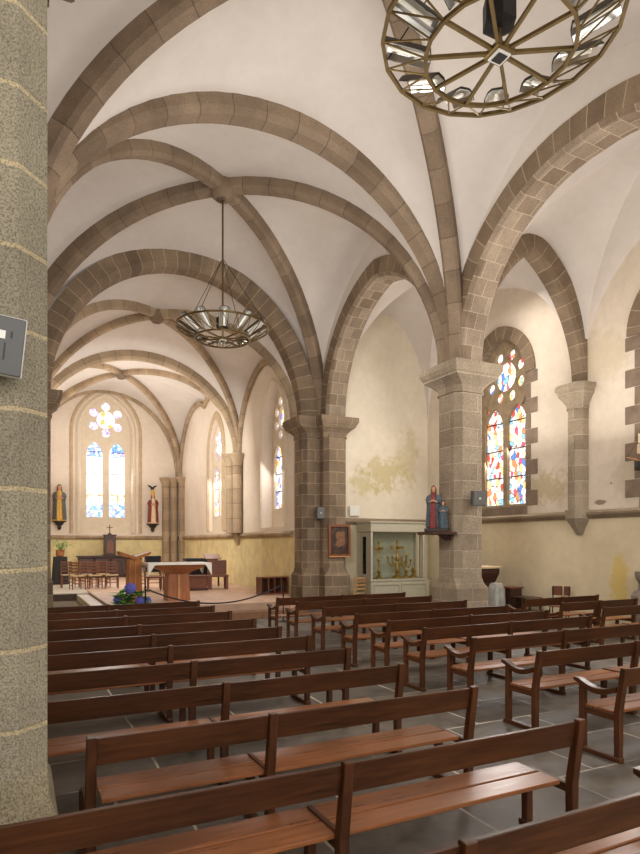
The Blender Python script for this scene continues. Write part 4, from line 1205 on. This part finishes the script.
# ------------------------------------------------------------------ display case
root = thing('display_case', 'tall sage-grey glass-fronted display cabinet against the end wall', 'display cabinet', (10.35, 15.3, 0))
cw = 1.05
m = MB(); m.box(-cw, cw, .0, .78, .10, .80, .01); m.box(-cw+.04, cw-.04, .04, .74, 0, .1, .004); m.obj('base_cupboard', M['case_paint'], root)
for x0, x1 in ((-cw+.1, -.02), (.02, cw-.1)):
    m = MB(); m.plate([rect(x0, x1, .18, .74), rect(x0+.06, x1-.06, .24, .68)], -.02, 0, fy); m.obj('door_panel', M['case_paint'], root)
m = MB(); m.box(-cw, cw, .74, .78, .8, 2.25); m.obj('back_panel', M['case_back'], root)
def rounded(e, z):
    pts = [(-cw-e, .78), (-cw-e, .0-e)]
    for i in range(9):
        a = -PI/2+PI/2*i/8
        pts.append((cw-.22+(.22+e)*cos(a), .22+(.22+e)*sin(a)))
    pts.append((cw+e, .78)); return lv(pts, z)
m = MB(); m.loft([rounded(0, 2.25), rounded(.02, 2.27), rounded(.02, 2.5), rounded(.05, 2.53), rounded(.05, 2.57)]); m.obj('cornice', M['case_paint'], root)
m = MB(); m.loft([rounded(.02, .80), rounded(.02, .86)]); m.obj('shelf', M['case_paint'], root)
for x, y in ((-cw+.03, .03), (cw-.22, .02), (cw-.03, .42), (-cw+.03, .74), (cw-.03, .74)):
    m = MB(); m.box(x-.035, x+.035, y-.03, y+.03, .86, 2.25, .004); m.obj('upright', M['case_paint'], root)
m = MB(); m.box(-cw+.07, cw-.26, .012, .02, .86, 2.25); m.obj('glass_pane', M['glass'], root)
m = MB(); m.plate([rect(.05, .73, .86, 2.25), rect(.30, .52, 1.0, 2.12)], -cw+.012, -cw+.03, fx); m.obj('side_panel', M['case_paint'], root)
m = MB(); m.box(-cw+.016, -cw+.024, .30, .52, 1.0, 2.12); m.obj('glass_pane', M['glass'], root)
# objects inside
def candlestick(label, x, y, h, tall_cross=False, arms=0, s=1, name='candlestick', cat='candlestick'):
    r = thing(name, label, cat, (10.35+x, 15.3+y, .86))
    m = MB(); m.lathe([(.13*s, 0), (.13*s, .03), (.08*s, .07), (.04*s, .12), (.08*s, .2), (.035*s, .26), (.03*s, h*.52), (.075*s, h*.58), (.03*s, h*.65), (.03*s, h*.78)], n=14); m.obj('stem', M['gold'], r, smooth=True)
    if tall_cross:
        m = MB(); m.box(-.035, .035, -.015, .015, h*.72, h*1.12, .004); m.box(-.18*s, .18*s, -.015, .015, h*.91, h*.91+.065, .004)
        for p in ((-.16*s, h*.95), (.16*s, h*.95), (0, h*1.13)): m.ball((p[0], 0, p[1]), .045, seg=8)
        m.obj('cross', M['gold'], r)
    else:
        m = MB(); m.lathe([(.02*s, h*.78), (.07*s, h*.82), (.075*s, h*.85), (.03*s, h*.84), (.02*s, h*.98)], n=12); m.obj('drip_pan', M['gold'], r, smooth=True)
    for k in range(arms):
        sx = -1 if k % 2 else 1; q = 1+k//2
        m = MB(); m.tube([(0, 0, h*.45), (sx*.10*q, 0, h*.38), (sx*.17*q, 0, h*.5), (sx*.17*q, 0, h*.62)], .022, 6)
        m.lathe([(.012, 0), (.04, .02), (.045, .05), (.02, .05)], (sx*.17*q, 0, h*.62), 10); m.obj('arm', M['gold'], r, smooth=True)
candlestick('gilt altar cross standing at left inside the display cabinet', -.55, .38, .95, True, s=.8, name='altar_cross', cat='cross')
candlestick('large gilt cross with branching arms at centre of the display cabinet', .1, .36, .98, True, 4, 1.25, name='branched_cross', cat='cross')
candlestick('slender gilt candlestick right of the branched cross in the display cabinet', .5, .46, .82, False, 2, .8)
candlestick('short gilt candlestick in the left corner of the display cabinet', -.86, .4, .34, s=.7)
candlestick('squat gilt cup at the right end of the display cabinet', .74, .42, .34, s=1.0, name='gilt_cup', cat='cup')
root = ladder_chair('light wooden ladder-back chair tucked between the clustered pillar and display cabinet', 9.02, 15.7, 0, 0, None, 'light_wood')

# ------------------------------------------------------------------ side aisle things
root = thing('wooden_stall', 'dark brown wooden stall with pale flared top half hidden behind the statue pillar', 'stall', (11.02, 12.75, 0))
m = MB(); m.box(-.5, .42, -.3, .3, 0, 1.0, .01); m.obj('body', M['dark_wood'], root)
m = MB(); m.loft([lv(rect(-.5, .42, -.3, .3), .9), lv(rect(-.62, .50, -.36, .36), 1.12), lv(rect(-.62, .50, -.36, .36), 1.25)]); m.obj('flared_top', M['dark_wood'], root)
m = MB(); m.box(-.66, .53, -.4, .4, 1.25, 1.31, .01); m.obj('cover_board', M['white_paint'], root)
root = thing('covered_box', 'box under milky plastic film beside the dark wooden stall', 'box', (10.95, 11.9, 0))
m = MB(); m.box(-.14, .14, -.14, .14, 0, .78, .01); m.obj('box', M['grey_plastic'], root)
m = MB(); m.lathe([(.23, 0.0), (.225, .4), (.21, .75), (.14, .9), (.02, .92)], n=20, fold=.06, nf=5); m.obj('plastic_film', M['film'], root, smooth=True)
root = thing('small_cabinet', 'small dark bedside-size cabinet against the right wall beside plastic-covered box', 'cabinet', (11.62, 12.1, 0), -PI/2)
m = MB(); m.box(-.22, .22, -.2, .2, .02, .74, .006); m.obj('body', M['dark_wood'], root)
m = MB(); m.box(-.25, .25, -.23, .23, .74, .78, .006); m.obj('top', M['mid_wood'], root)
m = MB(); m.box(-.18, .18, -.215, -.2, .1, .68, .004); d_ = m.obj('door', M['dark_wood'], root)
m = MB(); m.ball((.13, -.225, .42), .016, seg=8); m.obj('knob', M['iron'], d_)
root = thing('low_side_table', 'low dark table with open shelf along the right wall', 'table', (11.6, 11.5, 0), -PI/2)
m = MB(); m.box(-.32, .32, -.22, .22, .52, .56, .006); m.obj('tabletop', M['dark_wood'], root)
m = MB(); m.box(-.29, .29, -.19, .19, .2, .23, .004); m.obj('shelf', M['dark_wood'], root)
for sx in (-1, 1):
    for sy in (-1, 1):
        m = MB(); m.box(sx*.28-.025, sx*.28+.025, sy*.18-.025, sy*.18+.025, 0, .52, .003); m.obj('leg', M['dark_wood'], root)
root = thing('folding_chair', 'small orange-brown wooden chair with split backrest below the half column', 'chair', (11.42, 10.3, 0), PI/2+.55)
for sx in (-1, 1):
    m = MB(); m.tube([(sx*.18, -.15, 0), (sx*.18, -.17, .45), (sx*.18, -.22, .88)], .014, 8); m.obj('back_post', M['iron'], root, smooth=True)
    m = MB(); m.tube([(sx*.18, .18, 0), (sx*.18, .16, .43)], .014, 8); m.obj('front_leg', M['iron'], root, smooth=True)
m = MB(); m.box(-.2, .2, -.18, .2, .43, .455, .006); m.obj('seat', M['mid_wood'], root)
for x0, x1 in ((-.21, -.06), (-.03, .21)):
    m = MB(); m.box(x0, x1, -.235, -.215, .68, .9, .008); m.obj('backrest', M['chair_wood'], root)
# holy water font at the right edge
root = thing('stone_font', 'grey granite font on a broad foot at the right picture edge', 'font', (11.62, 8.18, 0))
MB().lathe([(.36, 0), (.36, .2), (.33, .26), (.33, .84), (.28, .92), (.2, .95)], n=8).obj('foot', M['grey_stone'], root)
MB().lathe([(.2, .95), (.19, 1.08), (.2, 1.12)], n=8).obj('stem', M['grey_stone'], root)
MB().lathe([(.2, 1.12), (.24, 1.18), (.26, 1.26), (.26, 1.33), (.21, 1.33), (.18, 1.26), (.05, 1.24)], n=16).obj('bowl', M['grey_stone'], root)
# ship model
root = thing('ship_model', 'small model sailing ship hung by the right wall at the picture edge', 'model ship', (11.6, 7.99, 3.5))
m = MB(); rings = []
for i in range(11):
    t = -1+.2*i; y = .5*t; w = .11*(1-abs(t)**3.0)+.004; sh = .04*t*t
    rings.append([(w*cos(a), y, .12+sh+(-.22 if sin(a) < 0 else 0)*abs(sin(a))**.7) for a in [PI*q/6-PI for q in range(7)]])
m.loft(rings, closed=True); m.obj('hull', M['hull'], root, smooth=True)
m = MB(); m.box(-.09, .09, -.4, .4, .12, .14); m.obj('deck', M['light_wood'], root)
m = MB(); m.tube([(0, .44, .16), (0, .68, .24)], .010, 6)
for y in (-.25, .05, .3): m.tube([(0, y, .12), (0, y, .75-.1*abs(y))], .009, 6)
m.obj('masts', M['light_wood'], root)
for y in (-.25, .05, .3):
    m = MB()
    rings = [[(-.16*s_, y+.03, z), (.16*s_, y+.03, z), (.15*s_, y+.055, z+.1), (-.15*s_, y+.055, z+.1)] for z, s_ in ((.28, 1),)]
    for z, s_ in ((.26, 1), (.48, .8)):
        v = [m.bm.verts.new(p) for p in ((-.17*s_, y+.02, z), (.17*s_, y+.02, z), (.15*s_, y+.02, z+.2), (-.15*s_, y+.02, z+.2))]; m.f(v)
    m.obj('sail', M['sail'], root)
m = MB(); m.tube([(0, .66, .235), (0, .3, .70)], .004, 5); m.tube([(0, .3, .7), (0, .05, .74), (0, -.25, .7), (0, -.5, .16)], .004, 5); m.obj('rigging', M['iron'], root)
m = MB(); m.tube([(0, .05, .74), (0, .05, 5.1)], .004, 5); m.obj('hanging_wire', M['iron'], root)

# ------------------------------------------------------------------ light
w = bpy.data.worlds.new('World'); sc.world = w; w.use_nodes = True
bg = w.node_tree.nodes['Background']; bg.inputs[0].default_value = (1, .975, .94, 1); bg.inputs[1].default_value = .9
def area(name, loc, tgt, sx, sy, power, col=(1, 1, 1), spread=PI):
    d = bpy.data.lights.new(name, 'AREA'); d.shape = 'RECTANGLE'; d.size = sx; d.size_y = sy; d.energy = power; d.color = col
    o = bpy.data.objects.new(name, d); COL.objects.link(o); o.location = loc
    o.rotation_euler = (Vector(tgt)-Vector(loc)).to_track_quat('-Z', 'Y').to_euler(); return o
def point(name, loc, power, col, r=.3):
    d = bpy.data.lights.new(name, 'POINT'); d.energy = power; d.color = col; d.shadow_soft_size = r
    o = bpy.data.objects.new(name, d); COL.objects.link(o); o.location = loc; return o
WARM = (1, .97, .92)
area('rear_fill_light', (4, -5.4, 5.5), (4.5, 8, 4.5), 7, 6, 560, (1, .97, .94))  # added broad fill from behind the camera
area('rear_side_light', (-2.2, -4.6, 4.2), (11.5, 11, 2.2), 3.5, 5, 200, (1, .97, .92))  # added fill from behind left, brightens the right wall
area('nave_fill_light', (1.6, 6.0, 5.6), (12, 12.5, 1.6), 2.0, 2.0, 260, (1, .96, .9), 2.0)  # added unseen fill in mid nave, aimed at the right wall
# added floating fill lights, washing up onto the nave and aisle vaults
area('vault_wash_light', (CX, 11, 4.4), (CX, 11, 12), 5, 8, 125, (1, .95, .90))
area('aisle_wash_light', (10.3, 9.5, 4.2), (10.3, 9.5, 12), 1.8, 9, 150, (1, .95, .88))
# added warm fill lights floating inside the chancel
area('chancel_wash_light', (CC, 26.0, 4.6), (CC, 26.0, 12), 4, 8, 170, WARM)
area('chancel_fill_light', (CC, 20.2, 5.2), (CC, 30.5, 2.6), 3.0, 1.2, 300, WARM)
area('aisle_fill_light', (9.1, 11.5, 7.0), (12, 11.6, .8), 1.0, 5, 75, (1, .96, .9), 1.9)  # added unseen fill in the aisle for the lower right wall
area('vault_wash_light', (CX, 4.6, 4.4), (CX-.6, 5.2, 12), 5, 4, 55, (1, .95, .90))  # added floating fill for the vault bay nearest the camera
# daylight through the side windows
area('window_daylight', (XW+.1, WA[0], 4.8), (6, WA[0]-1, 2), 1.6, 3.4, 260, (1, .97, .93))
area('window_daylight', (XW+.1, WB[0], 4.8), (6, WB[0], 2), 1.6, 3.4, 320, (1, .97, .93))
area('window_daylight', (CR-.05, WC[0], 4.8), (3, WC[0], 1), 1.6, 3.4, 90, (1, .97, .93))
area('window_daylight', (CR-.05, WD[0], 4.8), (3, WD[0], 1), 1.6, 3.4, 130, (1, .97, .93))
area('window_daylight', (CC, YF+.15, 5.2), (CC, 22, 2), 1.8, 4.2, 160, (1, .97, .93))

# ------------------------------------------------------------------ camera
cam = bpy.data.cameras.new('Camera'); co = bpy.data.objects.new('Camera', cam); COL.objects.link(co)
cam.sensor_fit = 'HORIZONTAL'; cam.sensor_width = 36; cam.lens = 609/640*36
cam.shift_y = 117/640
co.location = (0, 0, 1.9); co.rotation_euler = (PI/2, 0, -math.radians(26.5))
cam.clip_start = .05; cam.clip_end = 200
sc.camera = co
sc.view_settings.view_transform = 'Standard'
sc.view_settings.look = 'None'
sc.view_settings.exposure = 0
